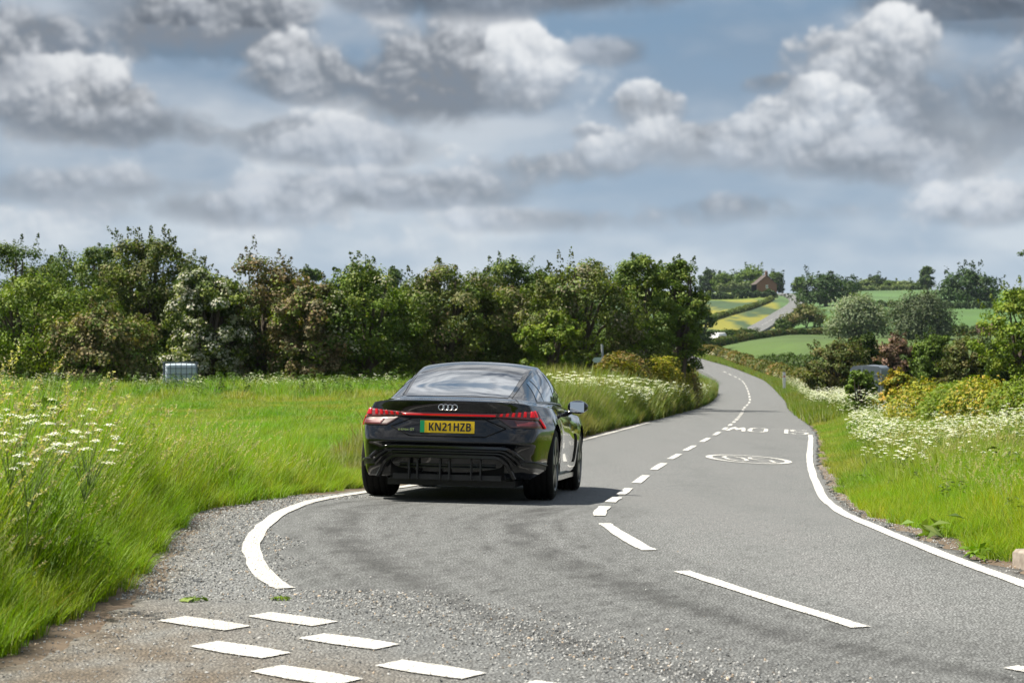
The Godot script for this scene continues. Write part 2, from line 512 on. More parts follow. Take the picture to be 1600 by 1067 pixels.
func tarmac_color(x: float, d: float) -> Color:
	var n := nz.get_noise_2d(x * 0.6, d * 0.35)
	var n2 := nz.get_noise_2d(x * 3.1, d * 2.2)
	var n3 := nz.get_noise_2d(x * 0.9 + 40.0, d * 0.12)
	var c := Color(1.0, 1.012, 1.01) * (1.0 + 0.08 * n + 0.07 * n2 + 0.09 * n3)
	if d < 32.0:
		var p := Vector2(x, d)
		var wob := 0.85 + 0.25 * n2 + 0.3 * nz.get_noise_2d(x * 9.0, d * 5.0)
		var dark := 0.0
		for l in [track_a, track_b]:
			var q := near_line(p, l)
			var lane := 0.8 + 0.5 * nz.get_noise_2d(q * 13.0, (x + d) * 0.3)
			dark = maxf(dark, 0.72 * smooth(0.36, 0.04, q) * lane)
			dark = maxf(dark, 0.3 * smooth(1.1, 0.5, q) * lane)
			for w in [[0.36, 0.6], [0.58, 0.42], [0.82, 0.3]]: dark = maxf(dark, w[1] * lane * smooth(0.13, 0.0, absf(q - w[0])))
		c = c * (1.0 - clampf(dark * wob, 0.0, 0.66))
		# soil dragged out of the side road and along the verge
		var s := 0.0
		if d < 11.5:
			var line := -1.36 + (9.74 - d) * 0.63
			s = smooth(0.15, -1.0, x - line + 0.3 * n + 0.25 * n2) * smooth(11.2, 9.9, d)
		s = maxf(s, 0.6 * smooth(0.45, 0.0, x - edge_l(d) + 0.2 * n2) * smooth(24.0, 18.0, d))
		s = maxf(s, 0.5 * smooth(0.3, 0.0, edge_r(d) - x + 0.15 * n2))
		var soil := Color(1.0, 0.82, 0.62).lerp(Color(0.75, 0.58, 0.42), clampf(0.5 + n2, 0, 1)) * 0.95
		c = c.lerp(soil, clampf(s * (0.75 + 0.5 * n2), 0.0, 1.0))
	c.a = 1.0
	return c

func strip(parent: Node3D, called: String, pts: Array, width: float, ragged := 0.012, m: Material = null, rounded := false) -> void:
	var line := [Vector2(pts[0].x, pts[0].y)]
	for i in range(1, pts.size()):
		var len: float = pts[i].distance_to(pts[i - 1])
		var n := maxi(1, int(len / clampf(pts[i].y * 0.02, 0.12, 4.0)))
		for k in n: line.append(pts[i - 1].lerp(pts[i], float(k + 1) / n))
	var rows := []
	for i in line.size():
		var t: Vector2 = (line[mini(i + 1, line.size() - 1)] - line[maxi(i - 1, 0)]).normalized()
		var s := Vector2(-t.y, t.x)
		var row := PackedVector3Array()
		for k in 3:
			var w := width * 0.5 + ragged * nz.get_noise_2d(line[i].x * 9.0 + k * 7.0, line[i].y * 9.0)
			if rounded and (i == 0 or i == line.size() - 1): w *= 0.88
			var q: Vector2 = line[i] + s * w * (k - 1)
			row.append(on(q.x, q.y, 0.006 + 0.00012 * q.y))
		rows.append(row)
	var mid: Vector2 = line[line.size() / 2]
	put(grid(rows, Vector3(mid.x, -50, -mid.y)), called, m if m else white, parent)

func soften(pts: Array, times := 2) -> Array:
	for t in times:
		var o := [pts[0]]
		for i in pts.size() - 1:
			o.append(pts[i].lerp(pts[i + 1], 0.25)); o.append(pts[i].lerp(pts[i + 1], 0.75))
		o.append(pts[-1])
		pts = o
	return pts

func make_road() -> void:
	for q in [[640, 778], [560, 792], [528, 815], [535, 850], [600, 892], [740, 955], [900, 1012], [1100, 1062], [1300, 1100]]: track_a.append(flat(q[0], q[1]))
	for q in [[860, 790], [800, 815], [815, 845], [900, 890], [1050, 945], [1250, 1000], [1500, 1050], [1800, 1100]]: track_b.append(flat(q[0], q[1]))
	track_a = soften(track_a); track_b = soften(track_b)
	var road := base("road")
	tag(road, "grey lane of worn stone-chipped tarmac with white lines", "road", "", "structure")
	var rows := []
	var cols := []
	var d := -30.0
	while d < 900.0:
		var row := PackedVector3Array()
		var cr := PackedColorArray()
		var l := edge_l(d) if d < 60.0 else rx(d) - 2.72
		var r := edge_r(d) if d < 60.0 else rx(d) + 2.58
		var n := 72 if true else 0
		for k in n + 1:
			var x := lerpf(l - 0.02, r + 0.02, float(k) / n)
			var e := 0.0
			if k == 0 or k == n: e = 0.25
			var wx := x + (0.09 * nz.get_noise_2d(d * 1.7, 3.0) + 0.05 * nz.get_noise_2d(d * 6.0, 8.0) if (k < 2 or k > n - 2) and d < 60.0 else 0.0)
			row.append(Vector3(wx, gh(x, -d) - e * (1.0 + smooth(120, 300, d) * 4.0), -d))
			cr.append(tarmac_color(x, d))
		rows.append(row)
		cols.append(cr)
		d += 0.12 if d > 6.0 and d < 26.0 else (0.5 if d < 30.0 else d * 0.012)
	put(grid(rows, Vector3(10, -900, -200), cols), "surface", asphalt, road)
	# centre dashes
	for q in [[[1345, 983], [1200, 938], [1065, 895]], [[1015, 862], [970, 838], [945, 818]], [[1580, 1045], [1700, 1068], [1800, 1085]]]:
		var l := []
		for p in q: l.append(flat(p[0], p[1]))
		strip(road, "centre_dash", soften(l), 0.11)
	var a := 15.35
	var gap := 0.75
	var run := 1.25
	while a < 480.0:
		var l2 := []
		for k in 5: l2.append(Vector2(rx(a + run * k / 4.0), a + run * k / 4.0))
		if a < 230.0 or a > 440.0: strip(road, "centre_dash", l2, 0.115 if a < 60.0 else 0.14)
		a += run + gap
		if a > 17.5: run = 2.0; gap = 1.5
		if a > 30.0: run = 2.6; gap = 2.2
		if a > 90.0: run = 5.0; gap = 4.0
	# edge lines
	var left := []
	for p in [[446, 922], [424, 912], [400, 888], [391, 860], [398, 838], [420, 815], [470, 789], [560, 764]]: left.append(flat(p[0], p[1]))
	left = soften(left)
	left.pop_back()
	for q in [18.4, 20.0, 22.0, 26.0, 32.0, 40.0, 48.0, 54.0]: left.append(Vector2(edge_l(q) + 0.22, q))
	strip(road, "edge_line", left, 0.125, 0.014, worn)
	var right := []
	for q in [4.0, 7.0, 9.0, 10.86, 12.6, 14.2, 16.0, 18.0, 20.0, 22.0, 24.0, 28.0, 33.0, 38.0, 43.0, 47.0]: right.append(Vector2(edge_r(q) - (0.24 if q > 12.0 else 0.24), q))
	strip(road, "edge_line", soften(right), 0.115, 0.012)
	# give way dashes of the side road: two rows
	var dir := (flat(516, 978) - flat(394, 961)).normalized()
	for q in [[[455, 970], [545, 1005], [672, 1049]], [[318, 977], [374, 1018], [478, 1058]]]:
		var first: Vector2 = flat(q[0][0], q[0][1])
		for k in 6:
			var c: Vector2 = flat(q[k][0], q[k][1]) if k < 3 else flat(q[2][0], q[2][1]) + dir * 0.8 * (k - 2)
			strip(road, "give_way_dash", [c - dir * 0.26, c, c + dir * 0.26], 0.215, 0.012, worn if k == 0 else white, true)
	lettering(road)

# SLOW and a speed roundel, painted for those who come towards us
func lettering(road: Node3D) -> void:
	var glyphs := {"S": [[[1, 0.85], [0.75, 1], [0.25, 1], [0, 0.8], [0.1, 0.6], [0.9, 0.42], [1, 0.2], [0.75, 0], [0.25, 0], [0, 0.15]]], "L": [[[0, 1], [0, 0], [1, 0]]], "O": [[[0.3, 0], [0, 0.2], [0, 0.8], [0.3, 1], [0.7, 1], [1, 0.8], [1, 0.2], [0.7, 0], [0.3, 0]]],
		"W": [[[0, 1], [0.22, 0], [0.5, 0.75], [0.78, 0], [1, 1]]], "5": [[[0.95, 1], [0.1, 1], [0.05, 0.55], [0.7, 0.6], [1, 0.4], [0.9, 0.1], [0.5, 0], [0.05, 0.1]]], "0": [[[0.3, 0], [0, 0.25], [0, 0.75], [0.3, 1], [0.7, 1], [1, 0.75], [1, 0.25], [0.7, 0], [0.3, 0]]]}
	var word := ["W", "O", "L", "S"]
	for i in 4:
		for l in glyphs[word[i]]:
			var pts := []
			for g in l:
				var x: float = 0.12 + i * 0.575 + (1.0 - g[0]) * 0.44
				var d: float = 47.2 + (1.0 - g[1]) * 4.2
				pts.append(Vector2(rx(d) + x, d))
			strip(road, "road_letter", pts, 0.11, 0.006)
	var ring := []
	for k in 37: ring.append(Vector2(rx(31.2) + 1.28 + 0.70 * cos(TAU * k / 36.0), 31.2 + 1.35 * sin(TAU * k / 36.0) + 0.1 * cos(TAU * k / 36.0)))
	strip(road, "speed_roundel", ring, 0.12, 0.006)
	var num := ["0", "5"]
	for i in 2:
		for l in glyphs[num[i]]:
			var pts := []
			for g in l: pts.append(Vector2(rx(31.2) + 0.88 + i * 0.46 + (1.0 - g[0]) * 0.33, 30.45 + (1.0 - g[1]) * 1.5))
			strip(road, "road_number", pts, 0.07, 0.004)

# ------------------------------------------------------------------ the black car (x right, y up, z back; rear axle at z = 0)
# station: z, bow, roof y, glass half width, glass edge y, belt half width, belt y, shoulder half width, shoulder y
const ST := [[-3.93, 0.0, 0.66, 0.40, 0.655, 0.50, 0.65, 0.60, 0.63], [-3.75, 0.0, 0.755, 0.48, 0.75, 0.62, 0.735, 0.75, 0.70], [-3.4, 0.0, 0.86, 0.55, 0.85, 0.72, 0.83, 0.85, 0.80], [-2.9, 0.0, 0.945, 0.60, 0.93, 0.76, 0.90, 0.895, 0.865],
	[-2.45, 0.0, 1.0, 0.67, 0.975, 0.79, 0.945, 0.875, 0.885], [-2.0, 0.0, 1.25, 0.635, 1.21, 0.81, 0.955, 0.86, 0.895], [-1.7, 0.0, 1.375, 0.61, 1.33, 0.815, 0.96, 0.858, 0.90], [-1.4, 0.0, 1.415, 0.60, 1.365, 0.815, 0.962, 0.858, 0.905], [-1.05, 0.0, 1.39, 0.585, 1.34, 0.81, 0.965, 0.86, 0.91],
	[-0.75, 0.0, 1.335, 0.575, 1.29, 0.80, 0.965, 0.866, 0.915], [-0.45, 0.0, 1.265, 0.565, 1.225, 0.785, 0.967, 0.876, 0.918], [-0.1, 0.02, 1.17, 0.555, 1.138, 0.765, 0.965, 0.886, 0.918], [0.2, 0.06, 1.082, 0.545, 1.058, 0.74, 0.96, 0.878, 0.92], [0.45, 0.12, 1.018, 0.535, 1.0, 0.71, 0.956, 0.85, 0.925],
	[0.72, 0.2, 0.975, 0.54, 0.966, 0.685, 0.95, 0.806, 0.928], [0.88, 0.245, 0.968, 0.55, 0.958, 0.665, 0.948, 0.775, 0.93], [0.95, 0.26, 0.957, 0.56, 0.952, 0.66, 0.944, 0.76, 0.928]]
const REAR := [[0.2, -0.10], [0.3, -0.025], [0.40, -0.01], [0.48, -0.002], [0.53, 0.014], [0.548, 0.034], [0.565, 0.040], [0.585, 0.036], [0.62, 0.022], [0.66, 0.008], [0.72, -0.010], [0.77, -0.028], [0.80, -0.034], [0.835, -0.030], [0.86, -0.014], [0.90, -0.004], [0.93, 0.008], [0.96, 0.0]]
const FLANK := [[0.15, 0.02], [0.2, 0.03], [0.28, 0.066], [0.36, 0.076], [0.45, 0.084], [0.54, 0.093], [0.60, 0.098], [0.68, 0.094], [0.76, 0.078], [0.83, 0.052], [0.88, 0.025], [0.93, 0.0]]
const ARCH := 0.395
var plan := []      # top edge of the lower body: from the middle of the tail round the corner and forward
var plan_n := []
var plan_s := PackedFloat32Array()

func upper(z: float, u: float) -> Vector3:      # u: 0 middle, 1 glass edge, 2 belt, 3 shoulder
	var bow := curve(ST, z, 1)
	var wr := curve(ST, z, 3); var wg := curve(ST, z, 5); var ws := curve(ST, z, 7)
	var yt := curve(ST, z, 2); var yr := curve(ST, z, 4); var yg := curve(ST, z, 6); var ys := curve(ST, z, 8)
	var x := 0.0
	var y := 0.0
	if u <= 1.0:
		x = wr * u
		y = yt - (yt - yr) * pow(u, 2.4)
	elif u <= 2.0:
		var k := u - 1.0
		x = lerpf(wr, wg, k) + 0.035 * sin(PI * k) * clampf((yr - yg) / 0.3, 0, 1)
		y = lerpf(yr, yg, k) + 0.02 * sin(PI * k) * clampf((yr - yg) / 0.3, 0, 1)
	else:
		var k2 := u - 2.0
		x = lerpf(wg, ws, k2)
		y = lerpf(yg, ys, k2 * k2 * 0.75 + k2 * 0.25)
	return Vector3(x, y, z - bow * pow(absf(x) / 0.8, 2.6))

func lay_plan() -> void:
	for k in 25: plan.append(upper(0.95, 3.0 * k / 24.0) if k > 0 else upper(0.95, 0.0))
	var zs := [0.9, 0.85, 0.8, 0.74, 0.68, 0.62, 0.56, 0.5, 0.45]
	for zc in [0.0, -2.9]:
		for k in 25: zs.append(zc + ARCH * cos(PI * k / 24.0))
		if zc == 0.0:
			for k in 21: zs.append(-0.46 - k * 0.1)
		else:
			for z in [-3.4, -3.5, -3.6, -3.7, -3.8, -3.93]: zs.append(z)
	# near the tail the stations bow forward; ask for the station whose shoulder lies at that z
	for z in zs:
		var q := upper(z, 3.0)
		if z < 0.95 and z > -0.5:
			var s: float = z
			for it in 12: s += (z - upper(s, 3.0).z) * 0.8
			if s > 0.93: continue
			q = upper(s, 3.0)
		plan.append(q)
	plan.sort_custom(func(a, b): return a.z - a.x * 2.0 > b.z - b.x * 2.0 if a.z > 0.7 and b.z > 0.7 else a.z > b.z)
	for i in plan.size():
		var t: Vector3 = plan[mini(i + 1, plan.size() - 1)] - plan[maxi(i - 1, 0)]
		plan_n.append(Vector3(-t.z, 0, t.x).normalized() if i > 0 else Vector3(0, 0, 1))
	for it in 3:
		var c := plan_n.duplicate()
		for i in range(1, plan.size() - 1): plan_n[i] = (c[i - 1] + c[i] * 2.0 + c[i + 1]).normalized()
	var s2 := 0.0
	for i in plan.size():
		if i > 0: s2 += plan[i].distance_to(plan[i - 1])
		plan_s.append(s2)

func lower_at(i: int, y: float) -> Vector3:
	var p: Vector3 = plan[i]
	var n: Vector3 = plan_n[i]
	var w := smooth(0.35, 0.9, absf(n.x))
	var z := p.z
	var waist := 0.72 + 0.28 * maxf(exp(-pow(maxf(0.0, absf(z - 0.15) - 0.3) / 0.5, 2.0)), exp(-pow((z + 2.9) / 0.62, 2.0)))
	var o := lerpf(curve(REAR, y) + 0.10 * smooth(0.3, 0.76, p.x) * smooth(0.93, 0.62, y), curve(FLANK, y) * waist, w)
	if z < -2.2 and z > -3.93: pass
	var q := p + n * o
	q.y = y
	return q

func lower(s: float, y: float, out := 0.0) -> Vector3:   # s: way along the plan, right side; out: how far off the skin
	var i := 1
	while i < plan_s.size() - 1 and plan_s[i] < s: i += 1
	var k := clampf((s - plan_s[i - 1]) / maxf(plan_s[i] - plan_s[i - 1], 1e-5), 0.0, 1.0)
	return lower_at(i - 1, y).lerp(lower_at(i, y), k) + plan_n[i - 1].lerp(plan_n[i], k) * out

func sill(z: float) -> float:
	var y := 0.2
	for zc in [0.0, -2.9]:
		var q: float = absf(z - zc)
		if q <= ARCH + 0.001: y = maxf(y, 0.365 + sqrt(maxf(ARCH * ARCH - q * q, 0.0)))
	if z > ARCH: y = lerpf(0.30, 0.22, smooth(0.4, 0.8, z))
	return y

# a patch on the skin between corners given as (s, y); side -1 mirrors it
func skin(corners: Array, out: float, side: float, nu := 10, nv := 4, thick := 0.012) -> ArrayMesh:
	var rows := []
	for j in range(-1, nv + 2):
		var row := PackedVector3Array()
		for i in range(-1, nu + 2):
			var u := clampf(float(i) / nu, 0, 1)
			var v := clampf(float(j) / nv, 0, 1)
			var a: Vector2 = corners[0].lerp(corners[1], u)
			var b: Vector2 = corners[3].lerp(corners[2], u)
			var c := a.lerp(b, v)
			var o := out
			if i < 0 or j < 0 or i > nu or j > nv: o = out - thick
			var p := lower(absf(c.x), c.y, o)
			p.x *= signf(c.x) if c.x != 0.0 else 1.0
			p.x *= side
			row.append(p)
		rows.append(row)
	return grid(rows, Vector3(0, 0.6, -1.0))

func hood(u0: float, u1: float, z0: Callable, z1: Callable, side: float, nu: int, nv: int, up := 0.004) -> ArrayMesh:
	var rows := []
	for j in nv + 1:
		var row := PackedVector3Array()
		for i in nu + 1:
			var u := lerpf(u0, u1, float(i) / nu)
			var z: float = lerpf(z0.call(u), z1.call(u), float(j) / nv)
			var p := upper(z, absf(u))
			var du := upper(z, minf(absf(u) + 0.03, 3.0)) - upper(z, maxf(absf(u) - 0.03, 0.0))
			var dz := upper(z - 0.03, absf(u)) - upper(z + 0.03, absf(u))
			var n := du.cross(dz).normalized()
			if n.y < 0.0: n = -n
			if absf(u) < 0.01: n.x = 0.0
			p += n * up
			p.x *= side * (signf(u) if u != 0.0 else 1.0)
			row.append(p)
		rows.append(row)
	return grid(rows, Vector3(0, 0.4, -1.0))

func bars(path: Array, w: float, t: float) -> ArrayMesh:      # chamfered bar swept along a path in the x-y plane, facing back
	var rows := []
	var prof := [[-0.5, -0.5], [-0.5, 0.38], [-0.36, 0.5], [0.36, 0.5], [0.5, 0.38], [0.5, -0.5]]
	var line := []
	for i in path.size():
		if i == 0 or i == path.size() - 1: line.append(path[i]); continue
		line.append(path[i].lerp(path[i - 1], 0.2)); line.append(path[i].lerp(path[i - 1], 0.06).lerp(path[i].lerp(path[i + 1], 0.06), 0.5)); line.append(path[i].lerp(path[i + 1], 0.2))
	for q in prof:
		for twice in 2:
			var row := PackedVector3Array()
			for i in line.size():
				var d: Vector3 = (line[mini(i + 1, line.size() - 1)] - line[maxi(i - 1, 0)])
				d.z = 0.0
				var n := Vector3(-d.y, d.x, 0).normalized()
				row.append(line[i] + n * q[0] * w + Vector3(0, 0, q[1] * t))
			rows.append(row)
	var st := SurfaceTool.new()
	for k in range(1, rows.size() - 1, 2):
		st.append_from(grid([rows[k], rows[k + 1]], path[path.size() / 2] + Vector3(0, -0.0, -t)), 0, Transform3D.IDENTITY)
	return st.commit()

func ribbon(pts: Array, n: Vector3, w: float) -> ArrayMesh:
	var rows := []
	for i in pts.size():
		var t: Vector3 = (pts[mini(i + 1, pts.size() - 1)] - pts[maxi(i - 1, 0)]).normalized()
		var s := t.cross(n).normalized() * w * 0.5
		rows.append(PackedVector3Array([pts[i] - s, pts[i] + n * 0.0015, pts[i] + s]))
	return grid(rows, pts[pts.size() / 2] - n)

func make_car() -> void:
	lay_plan()
	var car := base("black_car")
	tag(car, "black fastback car driving away round the bend with red lit tail bar", "car")
	var gloss := mat(Color(0.006, 0.006, 0.007), 0.18)
	var plastic := mat(Color(0.012, 0.012, 0.013), 0.5)
	var rubber := mat(Color(0.009, 0.009, 0.009), 0.8)
	rubber.metallic_specular = 0.25
	var glass := mat(Color(0.56, 0.59, 0.62), 0.03, 1.0)
	var chrome := mat(Color(0.75, 0.76, 0.78), 0.18, 1.0)
	var alloy := mat(Color(0.10, 0.105, 0.11), 0.3, 0.9)
	var redglass := mat(Color(0.10, 0.003, 0.007), 0.08)
	redglass.clearcoat_enabled = true
	redglass.clearcoat = 1.0
	var darkred := mat(Color(0.035, 0.003, 0.004), 0.08)
	darkred.clearcoat_enabled = true
	darkred.clearcoat = 1.0
	var lit := mat(Color(0.24, 0.004, 0.012), 0.2)
	lit.emission_enabled = true
	lit.emission = Color(1.0, 0.02, 0.06)
	lit.emission_energy_multiplier = 0.17
	# shell: upper skin and lower skin of both sides in one mesh
	var rows := []
	for j in 121:
		var z := lerpf(0.95, -3.93, j / 120.0)
		var row := PackedVector3Array()
		for i in range(-42, 43):
			var p := upper(z, 3.0 * absf(i) / 42.0)
			if i < 0: p.x = -p.x
			row.append(p)
		rows.append(row)
	var st := SurfaceTool.new()
	st.append_from(grid(rows, Vector3(0, 0.2, -1.2)), 0, Transform3D.IDENTITY)
	var ys := [0.9, 0.87, 0.845, 0.82, 0.795, 0.77, 0.745, 0.72, 0.695, 0.67, 0.645, 0.62, 0.6, 0.585, 0.575, 0.565, 0.556, 0.548, 0.54, 0.53, 0.515, 0.5, 0.475, 0.45, 0.42, 0.39, 0.36, 0.33, 0.3, 0.27, 0.24, 0.2]
	for side in [1.0, -1.0]:
		var rr := []
		for j in ys.size() + 4:
			var row := PackedVector3Array()
			for i in plan.size():
				var top: float = plan[i].y
				var bot := sill(plan[i].z)
				if i < 25: bot = 0.22
				var p: Vector3
				if j == 0: p = plan[i]
				elif j == 1: p = lower_at(i, top - 0.012)
				elif j < ys.size() + 2: p = lower_at(i, clampf(ys[j - 2], bot, top - 0.02))
				else:
					p = lower_at(i, bot) - plan_n[i] * (0.05 if j == ys.size() + 2 else 0.12)
					if j == ys.size() + 3: p.y += 0.1
				p.x *= side
				row.append(p)
			rr.append(row)
		st.append_from(grid(rr, Vector3(0, 0.5, -1.2)), 0, Transform3D.IDENTITY)
	put(st.commit(), "body_shell", paint, car)
	# floor, wheel housings and tail panel
	var fl := begin()
	box(fl, Vector3(0, 0.24, -1.45), Vector3(1.5, 0.1, 2.1))
	box(fl, Vector3(0, 0.3, -1.45), Vector3(1.12, 0.2, 4.6))
	box(fl, Vector3(0, 0.165, -1.3), Vector3(1.25, 0.06, 3.9))
	box(fl, Vector3(0, 0.55, 0.3), Vector3(1.15, 0.5, 0.9))
	put(fl.commit(), "underbody", plastic, car)
	# windows
	put(hood(-0.955, 0.955, func(u): return 0.5 - 0.04 * u * u, func(u): return -0.56 + 0.05 * u * u, 1.0, 24, 24), "rear_window", glass, car)
	for side in [1.0, -1.0]:
		for w in [[0.02, -0.38], [-0.42, -1.18], [-1.24, -2.02]]:
			var w0: float = w[0]
			var w1: float = w[1]
			put(hood(1.16, 1.93, func(u): return w0 - (0.42 if w0 > 0.0 else 0.10) * (1.93 - u) - (0.0 if w0 < 0.0 else 0.02), func(u): return w1 - (0.0 if w1 > -1.9 else -0.28 * (1.93 - u)) - (0.10 * (1.93 - u) if w1 > -1.9 else 0.0), side, 8, 10), "side_window", glass, car)
		var trim := []
		for k in 30: trim.append(upper(lerpf(0.1, -2.1, k / 29.0), 1.97) + Vector3(0.006, 0.002, 0))
		for k in trim.size(): trim[k].x *= side
		put(ribbon(trim, Vector3(side * 0.9, 0.4, 0).normalized(), 0.018), "window_trim", gloss, car)
	put(hood(-0.95, 0.95, func(_u): return -1.66, func(_u): return -2.38, 1.0, 16, 10), "windscreen", glass, car)
	# shut lines of the tailgate
	for side in [1.0, -1.0]:
		var cut := []
		for k in 12: 
			var p := upper(lerpf(0.93, 0.45, k / 11.0), lerpf(2.0, 1.25, k / 11.0)) + Vector3(0, 0.002, 0)
			p.x *= side
			cut.append(p)
		for k in 10:
			var p2 := upper(lerpf(0.45, -0.85, k / 9.0), 1.06) + Vector3(0, 0.002, 0)
			p2.x *= side
			cut.append(p2)
		put(ribbon(cut, Vector3(0, 1, 0.2).normalized(), 0.006), "shut_line", rubber, car)
	# light bar and lamps
	put(skin([Vector2(-0.48, 0.806), Vector2(0.48, 0.806), Vector2(0.48, 0.842), Vector2(-0.48, 0.842)], 0.012, 1.0, 24, 2), "light_bar_housing", redglass, car)
	put(skin([Vector2(-0.46, 0.812), Vector2(0.46, 0.812), Vector2(0.46, 0.828), Vector2(-0.46, 0.828)], 0.02, 1.0, 24, 2), "tail_light_bar", lit, car)
	for side in [1.0, -1.0]:
		var lamp := put(skin([Vector2(0.485, 0.806), Vector2(0.90, 0.785), Vector2(0.90, 0.875), Vector2(0.485, 0.842)], 0.012, side, 14, 3), "tail_lamp", redglass, car)
		put(skin([Vector2(0.90, 0.785), Vector2(1.02, 0.705), Vector2(1.045, 0.72), Vector2(0.955, 0.875)], 0.012, side, 8, 4), "lamp_corner", redglass, lamp)
		put(skin([Vector2(0.90, 0.79), Vector2(0.92, 0.805), Vector2(1.02, 0.725), Vector2(1.0, 0.71)], 0.02, side, 4, 4), "lamp_strip", lit, lamp)
		put(skin([Vector2(0.60, 0.712), Vector2(0.94, 0.708), Vector2(0.865, 0.782), Vector2(0.49, 0.795)], 0.008, side, 12, 4), "lamp_lower", darkred, lamp)
		put(skin([Vector2(0.66, 0.722), Vector2(0.905, 0.718), Vector2(0.85, 0.768), Vector2(0.64, 0.774)], 0.014, side, 10, 3), "reflector", redglass, lamp)
		for k in 7:
			var a := 0.50 + k * 0.058
			var hgt := 0.016 + k * 0.004
			put(skin([Vector2(a, 0.815), Vector2(a + 0.026, 0.815), Vector2(a + 0.034, 0.815 + hgt * 1.6), Vector2(a + 0.010, 0.815 + hgt * 1.6)], 0.021, side, 2, 2), "lamp_segment", lit, lamp)
	# plate recess: a slightly raised six-sided panel, dark gap above and below it
	put(skin([Vector2(-0.42, 0.785), Vector2(0.42, 0.785), Vector2(0.50, 0.802), Vector2(-0.50, 0.802)], 0.006, 1.0, 24, 2), "light_bar_gap", rubber, car)
	var hexa := []
	for q in [[-0.36, 0.785], [0.36, 0.785], [0.555, 0.70], [0.36, 0.615], [-0.36, 0.615], [-0.555, 0.70], [-0.36, 0.785]]: hexa.append(q)
	for k in 6:
		var pts := []
		for j in 9:
			var s: float = lerpf(hexa[k][0], hexa[k + 1][0], j / 8.0)
			var y: float = lerpf(hexa[k][1], hexa[k + 1][1], j / 8.0)
			var p := lower(absf(s), y, 0.003)
			p.x *= signf(s)
			pts.append(p)
		put(ribbon(pts, Vector3(0, 0, 1), 0.012), "tailgate_gap", rubber, car)
	# number plate
	var zp := lower(0.0, 0.705).z
	var plate := put(box_mesh(Vector3(0, 0.705, zp + 0.012), Vector3(0.525, 0.115, 0.012)), "number_plate", mat(Color(0.90, 0.60, 0.01), 0.35), car)
	put(box_mesh(Vector3(-0.241, 0.705, zp + 0.0185), Vector3(0.042, 0.113, 0.003)), "green_band", mat(Color(0.0, 0.36, 0.13), 0.35), plate)
	var f := SystemFont.new()
	f.font_names = PackedStringArray(["Droid Sans"])
	f.font_weight = 700
	var ink := mat(Color(0.008, 0.008, 0.02), 0.4)
	for part in [["KN21", -0.178, 0.213], ["HZB", 0.062, 0.168]]:
		var tm := TextMesh.new()
		tm.font = f
		tm.text = part[0]
		tm.font_size = 64
		tm.pixel_size = 0.001
		tm.depth = 0.003
		var ab := tm.get_aabb()
		var tx := put(tm, "plate_lettering", ink, plate)
		var sc := Vector3(part[2] / ab.size.x, 0.078 / ab.size.y, 1.0)
		tx.scale = sc
		tx.position = Vector3(part[1], 0.705, zp + 0.0205) - Vector3(ab.position.x * sc.x, ab.get_center().y * sc.y, 0)
	var tm2 := TextMesh.new()
	tm2.font = f
	tm2.text = "e-tron GT"
	tm2.font_size = 64
	tm2.pixel_size = 0.001
	tm2.depth = 0.004
	var ab2 := tm2.get_aabb()
	var t2 := put(tm2, "model_lettering", chrome, car)
	var sc2 := Vector3(0.165 / ab2.size.x, 0.024 / ab2.size.y, 1.0)
	t2.scale = sc2
	t2.position = Vector3(-0.40, 0.675, lower(0.4, 0.675).z + 0.03) - Vector3(ab2.get_center().x * sc2.x, ab2.get_center().y * sc2.y, 0)
	t2.rotation.y = -0.2
	# four rings
	for k in 4:
		var tor := TorusMesh.new()
		tor.inner_radius = 0.0225
		tor.outer_radius = 0.0315
		tor.rings = 24
		tor.ring_segments = 8
		var ring := put(tor, "emblem_ring", chrome, car)
		ring.rotation.x = PI / 2 - 0.1
		ring.position = Vector3((k - 1.5) * 0.043, 0.892, lower(0.0, 0.892).z + 0.006)
	# bumper: nested frames, grille and fins of the diffuser
	var zb := 0.955
	var fr := func(h, y0, y1, y2, z): return [Vector3(-h - 0.10, y0, z - 0.05), Vector3(-h - 0.03, y1, z - 0.01), Vector3(-h + 0.06, y2, z), Vector3(h - 0.06, y2, z), Vector3(h + 0.03, y1, z - 0.01), Vector3(h + 0.10, y0, z - 0.05)]
	put(bars(fr.call(0.64, 0.40, 0.46, 0.512, zb + 0.03), 0.03, 0.10), "bumper_frame", paint, car)
	put(bars(fr.call(0.615, 0.36, 0.43, 0.484, zb + 0.015), 0.02, 0.10), "bumper_frame", plastic, car)
	put(bars(fr.call(0.59, 0.33, 0.405, 0.46, zb + 0.022), 0.018, 0.10), "bumper_frame", gloss, car)
	put(bars(fr.call(0.56, 0.22, 0.36, 0.425, zb + 0.035), 0.036, 0.10), "diffuser_frame", gloss, car)
	put(box_mesh(Vector3(0, 0.31, zb - 0.09), Vector3(1.1, 0.2, 0.06)), "diffuser_panel", rubber, car)
	for y in [0.345, 0.318]: put(box_mesh(Vector3(0, y, zb - 0.02), Vector3(0.94, 0.009, 0.06)), "grille_bar", gloss, car)
	for x in [-0.36, -0.28, -0.06, 0.03, 0.24, 0.33]: put(box_mesh(Vector3(x, 0.30, zb - 0.015), Vector3(0.014, 0.19, 0.07)), "diffuser_fin", plastic, car)
	put(box_mesh(Vector3(0, 0.225, zb - 0.24), Vector3(1.05, 0.05, 0.4)), "diffuser_floor", plastic, car)
